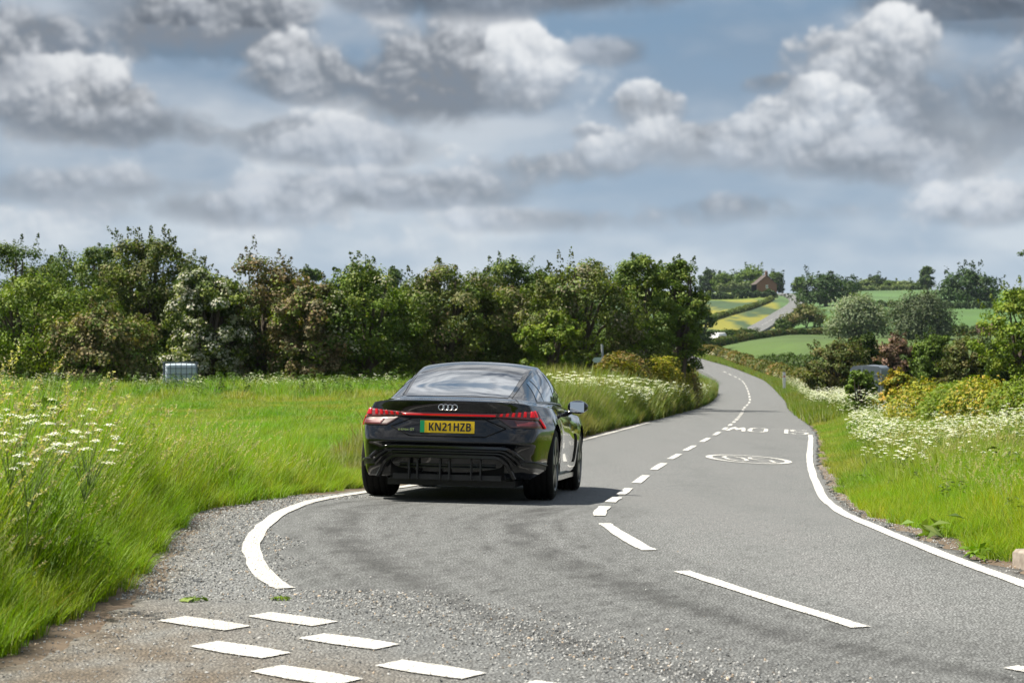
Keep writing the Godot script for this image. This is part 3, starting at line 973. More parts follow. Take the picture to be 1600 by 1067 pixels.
	for side in [1.0, -1.0]:
		put(skin([Vector2(0.70, 0.34), Vector2(1.12, 0.305), Vector2(1.14, 0.375), Vector2(0.70, 0.40)], 0.006, side, 10, 2), "corner_blade", plastic, car)
		put(skin([Vector2(0.72, 0.385), Vector2(1.13, 0.345), Vector2(1.13, 0.357), Vector2(0.72, 0.398)], 0.022, side, 10, 1), "corner_trim", gloss, car)
		# mirror on its arm
		var mir := begin()
		tube(mir, [Vector3(side * 0.83, 0.86, -1.93), Vector3(side * 0.90, 0.885, -1.92), Vector3(side * 0.965, 0.92, -1.92)], [0.035, 0.025, 0.02], 8)
		var mirror := put(mir.commit(), "mirror_arm", gloss, car)
		var cap := []
		for j in 13:
			var row := PackedVector3Array()
			var a := PI * j / 12.0
			for i in 25:
				var b := TAU * i / 24.0
				var v := Vector3(cos(a), sin(a) * cos(b), sin(a) * sin(b))
				row.append(Vector3(side * (1.005 - v.x * 0.115), 0.955 + (0.082 if v.x < 0.0 else 0.075) * signf(v.y) * pow(absf(v.y), 0.75) * (1.0 - 0.25 * maxf(-v.x, 0.0)), -1.93 + minf(v.z * 0.09, 0.055) ))
			cap.append(row)
		put(grid(cap, Vector3(side * 1.005, 0.955, -1.93)), "mirror_housing", paint, mirror)
		put(box_mesh(Vector3(side * 1.0, 0.955, -1.872), Vector3(0.155, 0.112, 0.008)), "mirror_glass", glass, mirror)
		# sill blade
		put(box_mesh(Vector3(side * 0.89, 0.2, -1.45), Vector3(0.07, 0.05, 2.0)), "sill_blade", gloss, car)
		# dark vent behind the front wheel
		put(hoop(side), "side_vent", rubber, car)
	# wheels
	for w in [[0.0, 0.30, 0.808], [-2.9, 0.265, 0.825]]:
		for side in [1.0, -1.0]:
			wheel(car, Vector3(side * w[2], 0.36, w[0]), w[1], side, rubber, alloy, chrome, plastic)
	# set it down on its four tyres
	var yaw := deg_to_rad(-7.0)
	var b := Basis(Vector3.UP, yaw)
	var o := Vector3(-0.52, 0, -17.72)
	var hs := []
	for w in [[-0.83, 0.0], [0.83, 0.0], [-0.845, -2.9], [0.845, -2.9]]:
		var p: Vector3 = o + b * Vector3(w[0], 0, w[1])
		p.y = gh(p.x, p.z)
		hs.append(p)
	var right: Vector3 = ((hs[1] - hs[0]) + (hs[3] - hs[2])).normalized()
	var back: Vector3 = ((hs[0] - hs[2]) + (hs[1] - hs[3])).normalized()
	var up := back.cross(right).normalized()
	car.transform = Transform3D(Basis(right, up, right.cross(up)).orthonormalized(), (hs[0] + hs[1]) * 0.5 + Vector3(0, 0.003, 0))
	print("car sits at ", car.position, " pitch ", rad_to_deg(asin(back.y)), " roll ", rad_to_deg(asin(right.y)))

func hoop(side: float) -> ArrayMesh:
	var rows := []
	for j in 9:
		var row := PackedVector3Array()
		for i in 5:
			var y := lerpf(0.34, 0.66, j / 8.0)
			var z := -2.43 + i * 0.03 + 0.10 * pow(absf(j - 4) / 4.0, 2.0)
			var s := 0
			while s < plan.size() - 1 and plan[s].z > z: s += 1
			var p: Vector3 = lower_at(s, y) + plan_n[s] * 0.004
			p.z = z
			p.x *= side
			row.append(p)
		rows.append(row)
	return grid(rows, Vector3(0, 0.5, -2.4))

func wheel(car: Node3D, c: Vector3, width: float, side: float, rubber: Material, alloy: Material, chrome: Material, plastic: Material) -> void:
	var h := width * 0.5
	var n := Node3D.new()
	n.name = "wheel"
	car.add_child(n, true)
	n.position = c
	var prof := [[0.262, -h + 0.02], [0.28, -h + 0.004], [0.325, -h], [0.35, -h + 0.018], [0.358, -h + 0.04]]
	for k in 4:
		var x := lerpf(-h + 0.06, h - 0.06, k / 3.0)
		prof.append_array([[0.36, x - 0.012], [0.352, x - 0.008], [0.352, x + 0.002], [0.36, x + 0.006]])
	prof.append_array([[0.358, h - 0.04], [0.35, h - 0.018], [0.325, h], [0.28, h - 0.004], [0.262, h - 0.02]])
	put(lathe_x(prof, 56), "tyre", rubber, n)
	var s := side
	var rim := put(lathe_x([[0.255, -h * s * 0.9], [0.25, 0.0], [0.25, (h - 0.04) * s], [0.268, (h - 0.012) * s], [0.272, (h - 0.002) * s], [0.262, (h + 0.002) * s], [0.255, (h - 0.015) * s]], 56), "rim", alloy, n)
	var st := begin()
	for k in 5:
		for q in [-0.13, 0.13]:
			var a: float = TAU * k / 5.0 + q
			var d := Vector3(0, cos(a), sin(a))
			var t := Vector3(0, -sin(a), cos(a))
			box(st, d * 0.16 + Vector3(s * (h - 0.02), 0, 0), Vector3(0.03, 0.20, 0.045), Basis(Vector3(1, 0, 0), d, t))
	put(st.commit(), "spoke", alloy, rim)
	put(lathe_x([[0.0, s * (h - 0.005)], [0.06, s * (h - 0.008)], [0.075, s * (h - 0.03)]], 24), "hub_cap", plastic, rim)
	put(lathe_x([[0.0, s * (h - 0.13)], [0.19, s * (h - 0.13)], [0.19, s * (h - 0.16)]], 32), "brake_disc", mat(Color(0.25, 0.25, 0.25), 0.4, 1.0), n)

# ------------------------------------------------------------------ leaves
var lv := PackedVector3Array()
var ln := PackedVector3Array()
var lc := PackedColorArray()
var li := PackedInt32Array()

func leaf(c: Vector3, n: Vector3, size: float, col: Color, slim := 0.62) -> void:
	var t := n.cross(Vector3(rng.randf() - 0.5, rng.randf() - 0.5, rng.randf() - 0.5)).normalized() * size * 0.5
	var s := n.cross(t) * slim
	var b := lv.size()
	var droop := n * size * 0.12
	lv.append(c + t - droop); lv.append(c + s); lv.append(c - t - droop); lv.append(c - s)
	ln.append(n); ln.append(n); ln.append(n); ln.append(n)
	lc.append(col); lc.append(col); lc.append(col); lc.append(col)
	li.append(b); li.append(b + 2); li.append(b + 1); li.append(b); li.append(b + 3); li.append(b + 2)

func leaves_done() -> ArrayMesh:
	var arr := []
	arr.resize(Mesh.ARRAY_MAX)
	arr[Mesh.ARRAY_VERTEX] = lv
	arr[Mesh.ARRAY_NORMAL] = ln
	arr[Mesh.ARRAY_COLOR] = lc
	arr[Mesh.ARRAY_INDEX] = li
	var m := ArrayMesh.new()
	if lv.size(): m.add_surface_from_arrays(Mesh.PRIMITIVE_TRIANGLES, arr)
	lv = PackedVector3Array(); ln = PackedVector3Array(); lc = PackedColorArray(); li = PackedInt32Array()
	return m

func ball() -> Vector3:
	return Vector3(rng.randfn(), rng.randfn(), rng.randfn()).normalized()

func tint(c: Color, amount := 0.25) -> Color:
	var k := 1.0 + amount * rng.randf_range(-1, 1)
	return Color(c.r * k * (1.0 + 0.1 * rng.randf_range(-1, 1)), c.g * k, c.b * k)

# one clump of leaves
func clump(c: Vector3, r: Vector3, n: int, size: float, cols: Array, outward: Vector3) -> void:
	var tone: Color = cols[rng.randi() % cols.size()]
	for k in n:
		var q := ball()
		var p := c + q * r * pow(rng.randf(), 0.45)
		var nn := (q * 0.7 + outward * 0.5 + ball() * 0.75 + Vector3(0, 0.35, 0)).normalized()
		var col: Color = tone if rng.randf() < 0.65 else cols[rng.randi() % cols.size()]
		leaf(p, nn, size * rng.randf_range(0.65, 1.3), tint(col * 1.62))

const KIND := {
	"oak": [Color(0.020, 0.042, 0.011), Color(0.026, 0.052, 0.013), Color(0.034, 0.062, 0.015)],
	"dark": [Color(0.030, 0.055, 0.012), Color(0.040, 0.070, 0.014), Color(0.052, 0.085, 0.016)],
	"green": [Color(0.060, 0.098, 0.012), Color(0.075, 0.118, 0.014), Color(0.048, 0.080, 0.012)],
	"bright": [Color(0.10, 0.15, 0.012), Color(0.085, 0.13, 0.012), Color(0.13, 0.165, 0.02)],
	"brown": [Color(0.085, 0.068, 0.030), Color(0.115, 0.083, 0.040), Color(0.055, 0.058, 0.022), Color(0.15, 0.118, 0.065), Color(0.045, 0.058, 0.018)],
	"olive": [Color(0.072, 0.085, 0.022), Color(0.055, 0.075, 0.018), Color(0.115, 0.115, 0.050), Color(0.048, 0.070, 0.015)],
	"blossom": [Color(0.055, 0.080, 0.022), Color(0.045, 0.072, 0.018), Color(0.24, 0.25, 0.17), Color(0.065, 0.09, 0.028)],
	"tan": [Color(0.20, 0.165, 0.085), Color(0.14, 0.115, 0.055), Color(0.07, 0.075, 0.028), Color(0.10, 0.088, 0.04)],
	"willow": [Color(0.105, 0.135, 0.075), Color(0.14, 0.17, 0.10), Color(0.080, 0.105, 0.052)],
	"grey_willow": [Color(0.055, 0.075, 0.038), Color(0.075, 0.095, 0.05), Color(0.045, 0.062, 0.03)],
	"pink": [Color(0.17, 0.11, 0.085), Color(0.12, 0.08, 0.055), Color(0.06, 0.055, 0.03)],
	"pale": [Color(0.10, 0.135, 0.045), Color(0.085, 0.12, 0.04), Color(0.12, 0.15, 0.06)],
	"deep": [Color(0.022, 0.044, 0.012), Color(0.028, 0.052, 0.014)],
	"gold": [Color(0.24, 0.20, 0.02), Color(0.28, 0.17, 0.025), Color(0.15, 0.16, 0.02), Color(0.10, 0.13, 0.02)],
	"yellow": [Color(0.23, 0.225, 0.018), Color(0.18, 0.195, 0.018), Color(0.26, 0.205, 0.03), Color(0.13, 0.15, 0.02)],
	"rust": [Color(0.13, 0.10, 0.03), Color(0.16, 0.105, 0.035), Color(0.10, 0.095, 0.025), Color(0.085, 0.10, 0.025)],
	"rough": [Color(0.075, 0.09, 0.022), Color(0.095, 0.085, 0.03), Color(0.055, 0.075, 0.018)]}

# tree with a tapered trunk, limbs and a crown of leaf clumps; px: middle, top, width in the photograph at distance d
func tree(called: String, label: String, group: String, px: float, top: float, wide: float, d: float, kind: String, opt := {}) -> Node3D:
	var x := (px - 800.0) / F * d
	var g := gh(x, -d)
	var h := EYE + (535.0 - top) / F * d - g
	var w := wide / F * d * 0.5
	var o := base(called, Vector3(x, g - 0.05, -d))
	tag(o, label, opt.get("category", "tree"), group)
	var cols: Array = KIND[kind].duplicate()
	if opt.get("mixed", false): cols.append_array([Color(0.055, 0.088, 0.015), Color(0.10, 0.13, 0.018)])
	var foot: float = opt.get("foot", 0.1)         # share of the height where the crown begins
	var n: int = opt.get("clumps", 110)
	var per: int = opt.get("leaves", 110)
	var size: float = opt.get("leaf", 0.15)
	var shape: float = opt.get("shape", 0.45)      # share of the crown's height at which it is widest
	var y0 := h * foot
	var ph := rng.randf() * 10.0
	var limbs := []
	for k in n:
		var t := pow(rng.randf(), 0.85)
		var a := rng.randf() * TAU
		var R := 1.0
		if t < shape: R = lerpf(opt.get("skirt", 0.8), 1.0, sin(t / shape * PI / 2))
		else: R = sqrt(maxf(0.0, 1.0 - pow((t - shape) / (1.0 - shape), 2.0)))
		R *= 1.0 + 0.30 * nz.get_noise_3d(cos(a) * 1.5 + ph, t * 3.0, sin(a) * 1.5)
		var r := R * pow(rng.randf(), 0.33)
		var lift := 1.0 + 0.10 * nz.get_noise_2d(cos(a) * 2.0 * r + ph * 3.0, sin(a) * r)
		var c := Vector3(cos(a) * r * w, y0 + (h - y0) * t * 0.89 * lift, sin(a) * r * w * opt.get("deep", 0.8))
		var outw := Vector3(cos(a) * r, (t - 0.4) * 1.2, sin(a) * r)
		var cr: float = opt.get("puff", 0.17) * w * rng.randf_range(0.7, 1.4) + size * 0.8
		clump(c, Vector3(cr, cr * opt.get("flat", 0.6), cr), per, size, cols, outw)
		if opt.has("flower") and rng.randf() < opt.get("flower_share", 0.4) and r > 0.5 * R:
			var fc: Array = opt["flower"]
			for q in int(per * 0.45):
				var b := ball()
				if b.dot(outw) < -0.2: b = -b
				leaf(c + b * Vector3(cr, cr * 0.6, cr) * rng.randf_range(0.8, 1.1), (b + Vector3(0, 0.6, 0)).normalized(), size * rng.randf_range(0.5, 1.0), tint(fc[rng.randi() % fc.size()], 0.2), 0.8)
		if k % 3 == 0: limbs.append(c)
		# loose sprays that break the outline
		if r > 0.7 * R and rng.randf() < opt.get("spray", 0.5):
			var dirn := (outw.normalized() + Vector3(0, 0.5, 0) + ball() * 0.5).normalized()
			var len: float = opt.get("spray_len", 0.28) * w * rng.randf_range(0.5, 1.5)
			for q in int(per * 0.3):
				var s := rng.randf()
				leaf(c + dirn * (cr * 0.6 + len * s) + ball() * size * (1.3 - s), ball(), size * rng.randf_range(0.6, 1.1), tint(cols[rng.randi() % cols.size()]))
	put(leaves_done(), "crown", leafm, o)
	var st := begin()
	var tr: float = opt.get("trunk", 0.045) * h
	var stems: int = opt.get("stems", 3)
	for k in stems:
		var lean := Vector3(rng.randf_range(-1, 1), 0, rng.randf_range(-1, 1)) * w * 0.35 * (0.0 if stems == 1 else 1.0)
		var r0 := tr / sqrt(stems)
		tube(st, [lean * 0.15, lean * 0.5 + Vector3(0, h * 0.3, 0), lean + Vector3(0, h * 0.62, 0), lean * 1.2 + Vector3(0, h * 0.85, 0)], [r0, r0 * 0.8, r0 * 0.45, r0 * 0.15], 6)
	for k in mini(limbs.size(), 16):
		var e: Vector3 = limbs[k]
		var f := Vector3(e.x * 0.1, minf(e.y * 0.55, h * 0.5), e.z * 0.1)
		tube(st, [f, f.lerp(e, 0.5) + Vector3(0, 0.05 * h, 0), e], [tr * 0.35, tr * 0.2, tr * 0.05], 5)
	put(st.commit(), "trunk", barkm, o)
	return o

# clipped or rough hedge along points (x, d); leaves fill a rounded bank
func hedge(called: String, label: String, group: String, pts: Array, high: float, wide: float, size: float, kinds: Array, per_m: int, rough := 0.25) -> Node3D:
	var mid: Vector2 = pts[pts.size() / 2]
	var org := on(mid.x, mid.y, -0.05)
	var o := base(called, org)
	tag(o, label, "hedge", group)
	for i in pts.size() - 1:
		var a: Vector2 = pts[i]
		var b: Vector2 = pts[i + 1]
		var len := a.distance_to(b)
		var side := (b - a).normalized().orthogonal()
		for k in int(len * per_m):
			var p := a.lerp(b, rng.randf())
			var ang := rng.randf() * PI
			var bump := 1.0 + rough * nz.get_noise_2d(p.x / high * 0.8, p.y / high * 0.8) + rough * 0.5 * nz.get_noise_2d(p.x / high * 3.0, p.y / high * 3.0 + ang)
			var rad := pow(rng.randf(), 0.22)
			var s := cos(ang) * rad * wide * 0.5 * bump
			var u := pow(sin(ang), 0.6) * rad * high * bump
			var q := p + side * s
			var w := on(q.x, q.y, u) - org
			var nn := (Vector3(side.x * cos(ang), sin(ang) + 0.2, -side.y * cos(ang)) + ball() * 0.8).normalized()
			var kk: Array = KIND[kinds[0] if kinds.size() == 1 or nz.get_noise_2d(p.x / high * 0.35 + 9.0, p.y / high * 0.35) + 0.5 * (u / high - 0.5) < 0.05 else kinds[1]]
			leaf(w, nn, size * rng.randf_range(0.6, 1.4), tint(kk[rng.randi() % kk.size()] * 1.35))
	put(leaves_done(), "foliage", leafm, o)
	return o

func pt(px: float, d: float) -> Vector2:
	return Vector2((px - 800.0) / F * d, d)

func make_trees() -> void:
	var row := "trees of the hedgerow behind the meadow"
	var hi := {"clumps": 150, "leaves": 130, "leaf": 0.15, "spray": 0.5, "foot": 0.03, "spray_len": 0.2, "shape": 0.62, "skirt": 0.95, "flat": 0.7, "mixed": true}
	var T := [
		["oak_tree", "dark oak crown rising behind the leftmost hedgerow shrubs", 15, 372, 150, 96, "dark", {"foot": 0.25}],
		["hedgerow_tree", "yellow-green leafy tree at the left edge of the photo", 40, 428, 200, 76, "bright", {}],
		["hedgerow_tree", "dark green tree top between the oak and the tall brown-green hawthorn", 150, 374, 120, 92, "dark", {"foot": 0.2}],
		["hawthorn_tree", "tall brown-green hawthorn with spiky top and bare pale stems", 238, 366, 140, 82, "olive", {"foot": 0.3, "spray_len": 0.28, "stems": 6}],
		["hawthorn_bush", "low tan hawthorn with faded blossom left of the white tank", 158, 476, 135, 72, "tan", {"shape": 0.6}],
		["hedgerow_tree", "mid green shrub with bright leaves below the tall hawthorn", 120, 440, 150, 80, "green", {}],
		["hawthorn_tree", "hawthorn sprinkled with white blossom just above the white tank", 322, 410, 120, 78, "blossom", {"flower": [Color(0.46, 0.47, 0.40)], "flower_share": 0.55}],
		["hawthorn_tree", "reddish brown hawthorn with ragged top right of the white-blossomed one", 408, 396, 165, 80, "brown", {"spray_len": 0.24}],
		["hawthorn_tree", "low dusty hawthorn with tan sprays between the red-brown and the green one", 492, 428, 120, 77, "brown", {"flower": [Color(0.26, 0.22, 0.13)], "flower_share": 0.3}],
		["hawthorn_tree", "green hawthorn with cream blossom left of the car's roof", 570, 408, 160, 78, "green", {"flower": [Color(0.36, 0.37, 0.24)], "flower_share": 0.22}],
		["hawthorn_tree", "broad olive-brown hawthorn standing directly above the car's roof", 700, 410, 155, 80, "olive", {"flower": [Color(0.20, 0.17, 0.09)], "flower_share": 0.3}],
		["hedgerow_tree", "smooth dark green tree top showing behind the olive hawthorns", 796, 398, 105, 98, "dark", {"foot": 0.3}],
		["hawthorn_tree", "low olive hawthorn behind the car's right shoulder", 800, 446, 140, 82, "olive", {"flower": [Color(0.22, 0.19, 0.10)], "flower_share": 0.25}],
		["hawthorn_tree", "tall olive hawthorn beside the finger post", 915, 390, 160, 76, "olive", {"foot": 0.04, "spray_len": 0.26, "flower": [Color(0.20, 0.19, 0.12)], "flower_share": 0.25}],
		["young_tree", "yellow-green leafy bush in front of the tall olive hawthorn", 862, 478, 75, 72, "bright", {"clumps": 70, "shape": 0.7}],
		["field_maple", "fresh green tree, left of the pair by the road bend", 1000, 388, 105, 88, "green", {"foot": 0.22, "skirt": 0.7}],
		["field_maple", "fresh green tree nearest the road bend", 1060, 396, 80, 92, "green", {"foot": 0.26, "skirt": 0.55}],
		["hedgerow_tree", "dark ivy-covered shrub behind the gap left of the green hawthorn", 640, 445, 150, 90, "dark", {}],
		["hedgerow_tree", "dark green shrub filling the hedgerow behind the white tank", 270, 450, 170, 90, "dark", {}],
		["hedgerow_tree", "dark green shrub at the foot of the hedgerow behind the brown hawthorn", 450, 470, 190, 88, "dark", {}],
		["hedgerow_tree", "dark green shrub between the smooth tree top and the tall olive hawthorn", 870, 440, 130, 92, "dark", {}],
		["hedgerow_tree", "shaded shrub low behind the yellow-green tree at the left", 50, 480, 220, 88, "dark", {}]]
	for q in T:
		var opt: Dictionary = hi.duplicate()
		opt.merge(q[7], true)
		tree(q[0], q[1], row, q[2], q[3], q[4] * 1.12, q[5], q[6], opt)
	var far := {"clumps": 60, "leaves": 70, "spray": 0.35, "puff": 0.2}
	var G := [
		["Behind the hedgerow", "far_tree", "hazy round tree top far behind the brown hawthorn", 482, 412, 50, 260, "dark", 0.5],
		["Behind the hedgerow", "far_tree", "hazy tall tree top far behind the green blossomed hawthorn", 560, 402, 70, 250, "dark", 0.5],
		["Behind the hedgerow", "far_tree", "hazy low tree top far behind, next to the tall hazy one", 615, 414, 60, 250, "dark", 0.5],
		["Behind the hedgerow", "far_tree", "hazy tree top peeping out left of the tall olive hawthorn", 852, 416, 50, 240, "dark", 0.5],
		["Behind the hedgerow", "far_tree", "hazy tree top in the gap right of the dark oak", 85, 406, 60, 250, "dark", 0.5],
		["Behind the hedgerow", "far_tree", "hazy tree top behind the white-blossomed hawthorn", 305, 410, 55, 250, "dark", 0.5],
		["hill", "hill_oak", "big dark spreading oak beside the winding hill road", 1291, 428, 88, 560, "oak", 1.0],
		["hill", "hill_oak", "big dark spreading oak standing alone on the hill at the right", 1513, 423, 96, 530, "oak", 1.0],
		["hill", "hill_tree", "slender ragged tree on the skyline", 1449, 415, 20, 715, "dark", 0.8],
		["hill", "hill_tree", "rounded green tree behind the brick house", 1178, 417, 62, 735, "green", 1.0],
		["hill", "hill_tree", "darker tree just right of the brick house", 1213, 424, 24, 740, "dark", 0.8],
		["hill", "hill_tree", "dark tree on the skyline left of the brick house", 1108, 421, 28, 760, "deep", 0.9],
		["hill", "hill_tree", "green tree between the dark tree and the brick house", 1132, 427, 36, 740, "green", 0.9],
		["hill", "hill_tree", "small bushy tree at the top of the hill road", 1250, 433, 20, 730, "green", 0.8],
		["hill", "hill_tree", "pale bush on the skyline beside the dark pointed tree", 1353, 439, 28, 735, "pale", 0.8],
		["hill", "hill_tree", "dark pointed tree on the skyline above the top field", 1370, 430, 26, 745, "deep", 0.8],
		["hill", "hill_tree", "low green tree on the skyline right of the dark pointed tree", 1390, 440, 28, 740, "green", 0.8],
		["hill", "hill_tree", "low pale tree on the skyline left of the slender tree", 1415, 441, 34, 735, "pale", 0.8],
		["hill", "hill_tree", "small tree on the skyline touching the slender tree", 1434, 443, 22, 735, "green", 0.8],
		["hill", "hill_tree", "bush on the skyline just right of the hillside oak by the road", 1330, 442, 24, 725, "dark", 0.8],
		["valley", "willow_tree", "silvery willow below the top field", 1342, 464, 92, 310, "willow", 0.42],
		["valley", "willow_tree", "dull grey-green willow with a leaning trunk", 1440, 460, 92, 300, "grey_willow", 0.42],
		["valley", "valley_bush", "rounded bush where the hill road comes down", 1260, 477, 66, 400, "rough", 0.5],
		["valley", "valley_bush", "small dark bush at the lower end of the hill road", 1226, 500, 26, 400, "dark", 0.45],
		["valley", "valley_bush", "dark bush right of the green roadside trees", 1096, 476, 46, 290, "dark", 0.4]]
	for q in G:
		var opt: Dictionary = far.duplicate()
		opt["leaf"] = q[8]
		if q[1] == "hill_oak": opt.merge({"clumps": 120, "leaves": 90, "foot": 0.16, "shape": 0.4, "skirt": 0.9, "stems": 1, "trunk": 0.07, "puff": 0.15})
		if q[1] == "willow_tree": opt.merge({"clumps": 120, "leaves": 110, "foot": 0.03, "shape": 0.45, "flat": 1.0, "puff": 0.28, "spray": 0.1}, true)
		tree(q[1], q[2], {"hill": "trees on the hill", "valley": "trees in the valley"}.get(q[0], "trees far behind the hedgerow"), q[3], q[4], q[5], q[6], q[7], opt)
	# hedgerow of bushes behind the trailer
	var bush := {"clumps": 90, "leaves": 110, "leaf": 0.17, "spray": 0.6, "category": "bush"}
	var B := [["hedgerow_bush", "dense dark green bush left of the grey trailer", 1312, 530, 95, 104, "rough"], ["hedgerow_bush", "upright dark bush between the dense bush and the pinkish one", 1352, 518, 50, 106, "dark"], ["hedgerow_bush", "pinkish brown bush behind the grey trailer", 1398, 524, 68, 108, "pink"],
		["hedgerow_bush", "green bush right of the pinkish one", 1462, 522, 80, 106, "green"], ["hedgerow_bush", "mottled green bush in the middle of the right hedgerow", 1515, 524, 80, 104, "rough"], ["hedgerow_bush", "dark bush below the pale tree at the right edge", 1575, 530, 90, 102, "dark"], ["hedgerow_bush", "dark bush filling the hedgerow behind the pinkish bush", 1430, 540, 90, 112, "dark"]]
	for q in B: tree(q[0], q[1], "bushes of the right hedgerow", q[2], q[3], q[4], q[5], q[6], bush)
	tree("ash_tree", "pale green tree at the right edge of the photo", "", 1600, 446, 130, 98, "bright", {"clumps": 120, "leaves": 100, "leaf": 0.18, "foot": 0.2})
	var ash := tree("ash_tree", "tall tree beyond the right edge, only a twig reaching into view", "", 1760, 300, 270, 84, "dark", {"clumps": 150, "leaves": 90, "leaf": 0.2, "foot": 0.3, "spray": 0.2})
	var tw := begin()
	var e1 := at(1640, 388, 84) - ash.position
	var e2 := at(1592, 396, 84) - ash.position
	tube(tw, [at(1720, 420, 84) - ash.position, e1, e2], [0.05, 0.025, 0.008], 5)
	put(tw.commit(), "branch", barkm, ash)
	for k in 9: clump(e1.lerp(e2, k / 8.0) + ball() * 0.1, Vector3(0.2, 0.12, 0.2), 26, 0.13, KIND["dark"], Vector3.UP)
	put(leaves_done(), "twig_leaves", leafm, ash)
	tree("shrub", "small dark leafy shrub in front of the grey trailer", "shrubs by the trailer", 1343, 573, 54, 62, "green", {"clumps": 50, "leaves": 90, "leaf": 0.12, "category": "shrub", "foot": 0.03})
	tree("shrub", "golden orange shrub right of the grey trailer", "shrubs by the trailer", 1405, 580, 62, 58, "gold", {"clumps": 55, "leaves": 90, "leaf": 0.11, "category": "shrub"})
	tree("shrub", "thin green shrub beside the golden one", "shrubs by the trailer", 1438, 584, 24, 57, "green", {"clumps": 22, "leaves": 70, "leaf": 0.11, "category": "shrub"})
	# hedges
	hedge("clipped_hedge", "low golden-green hedge along the field at the right", "hedges", [pt(1420, 47), pt(1500, 43), pt(1600, 40), pt(1700, 37), pt(1800, 35)], 1.15, 1.6, 0.09, ["yellow", "bright"], 1500, 0.22)
	hedge("clipped_hedge", "yellowish hedge end behind the finger post", "hedges", [pt(950, 65), pt(975, 67), pt(1000, 69)], 1.9, 1.6, 0.13, ["yellow", "rust"], 2200, 0.25)
	hedge("clipped_hedge", "rounded rust-brown hedge left of the bend's verge", "hedges", [pt(1028, 80), pt(1046, 83)], 2.2, 1.6, 0.13, ["rust", "yellow"], 2200, 0.25)
	hedge("clipped_hedge", "rounded rust-brown hedge nearest the bend", "hedges", [pt(1060, 95), pt(1076, 99)], 2.4, 1.6, 0.13, ["rust", "yellow"], 2200, 0.25)
	hedge("hedgerow_hedge", "dense shaded hedge filling the foot of the hedgerow behind the meadow", "hedges", [pt(-60, 78), pt(200, 80), pt(450, 81), pt(700, 82), pt(960, 80)], 2.6, 3.0, 0.17, ["olive", "green"], 900, 0.35)
	hedge("field_hedge", "rust-topped hedge following the right verge round the valley bend", "hedges", [Vector2(30.6, 292), Vector2(32.5, 262), Vector2(32.2, 235), Vector2(30.8, 205), Vector2(28.6, 175), Vector2(26.0, 150), Vector2(23.6, 132), Vector2(21.5, 118)], 1.5, 1.8, 0.32, ["rust", "rough"], 330, 0.25)
	hedge("field_hedge", "dark hedge along the near side of the valley field", "hedges", [pt(1186, 240), pt(1225, 228), pt(1275, 212)], 1.5, 2.0, 0.3, ["dark"], 300, 0.3)
	hedge("field_hedge", "long dark green hedge along the far side of the valley field", "hedges", [pt(1096, 300), pt(1120, 318), pt(1160, 340), pt(1220, 356), pt(1290, 362), pt(1345, 358)], 1.25, 2.4, 0.4, ["dark", "rough"], 260, 0.3)
	hedge("field_hedge", "brownish hedge left of the white van's roof", "hedges", [pt(1070, 345), pt(1110, 350), pt(1150, 362), pt(1182, 372)], 1.5, 2.4, 0.4, ["rough", "dark"], 240, 0.3)
	hedge("field_hedge", "dark hedge below the brick house", "hedges", [pt(1095, 640), pt(1150, 640), pt(1212, 648)], 2.6, 3.5, 0.7, ["oak"], 150, 0.3)
	hedge("field_hedge", "hedge on the left of the winding hill road", "hedges", [Vector2(rx(430) - 14, 430), Vector2(rx(480) - 13, 480), Vector2(rx(540) - 11, 540), Vector2(rx(600) - 10, 600), Vector2(rx(635) - 9, 635)], 1.1, 2.0, 0.6, ["rough", "pale"], 150, 0.3)
	hedge("field_hedge", "short dark hedge between the two willows and the top field", "hedges", [pt(1372, 535), pt(1408, 535)], 2.0, 3.0, 0.6, ["dark"], 160, 0.3)
	hedge("field_hedge", "dark hedge at the foot of the lone hill oak", "hedges", [pt(1460, 518), pt(1560, 510)], 2.2, 3.0, 0.6, ["oak"], 160, 0.3)
	hedge("field_hedge", "dark hedge below the lone hill oak's field", "hedges", [pt(1470, 330), pt(1520, 325), pt(1575, 320)], 2.2, 3.0, 0.5, ["dark", "pink"], 200, 0.3)
	hedge("field_hedge", "thin hedge on the skyline above the top field", "hedges", [pt(1300, 728), pt(1360, 728), pt(1450, 722)], 2.0, 3.0, 0.7, ["dark", "pale"], 150, 0.35)
	hedge("field_hedge", "pale hedge on the skyline left of the brick house", "hedges", [pt(1120, 712), pt(1180, 716)], 4.0, 4.0, 0.8, ["pale"], 200, 0.3)

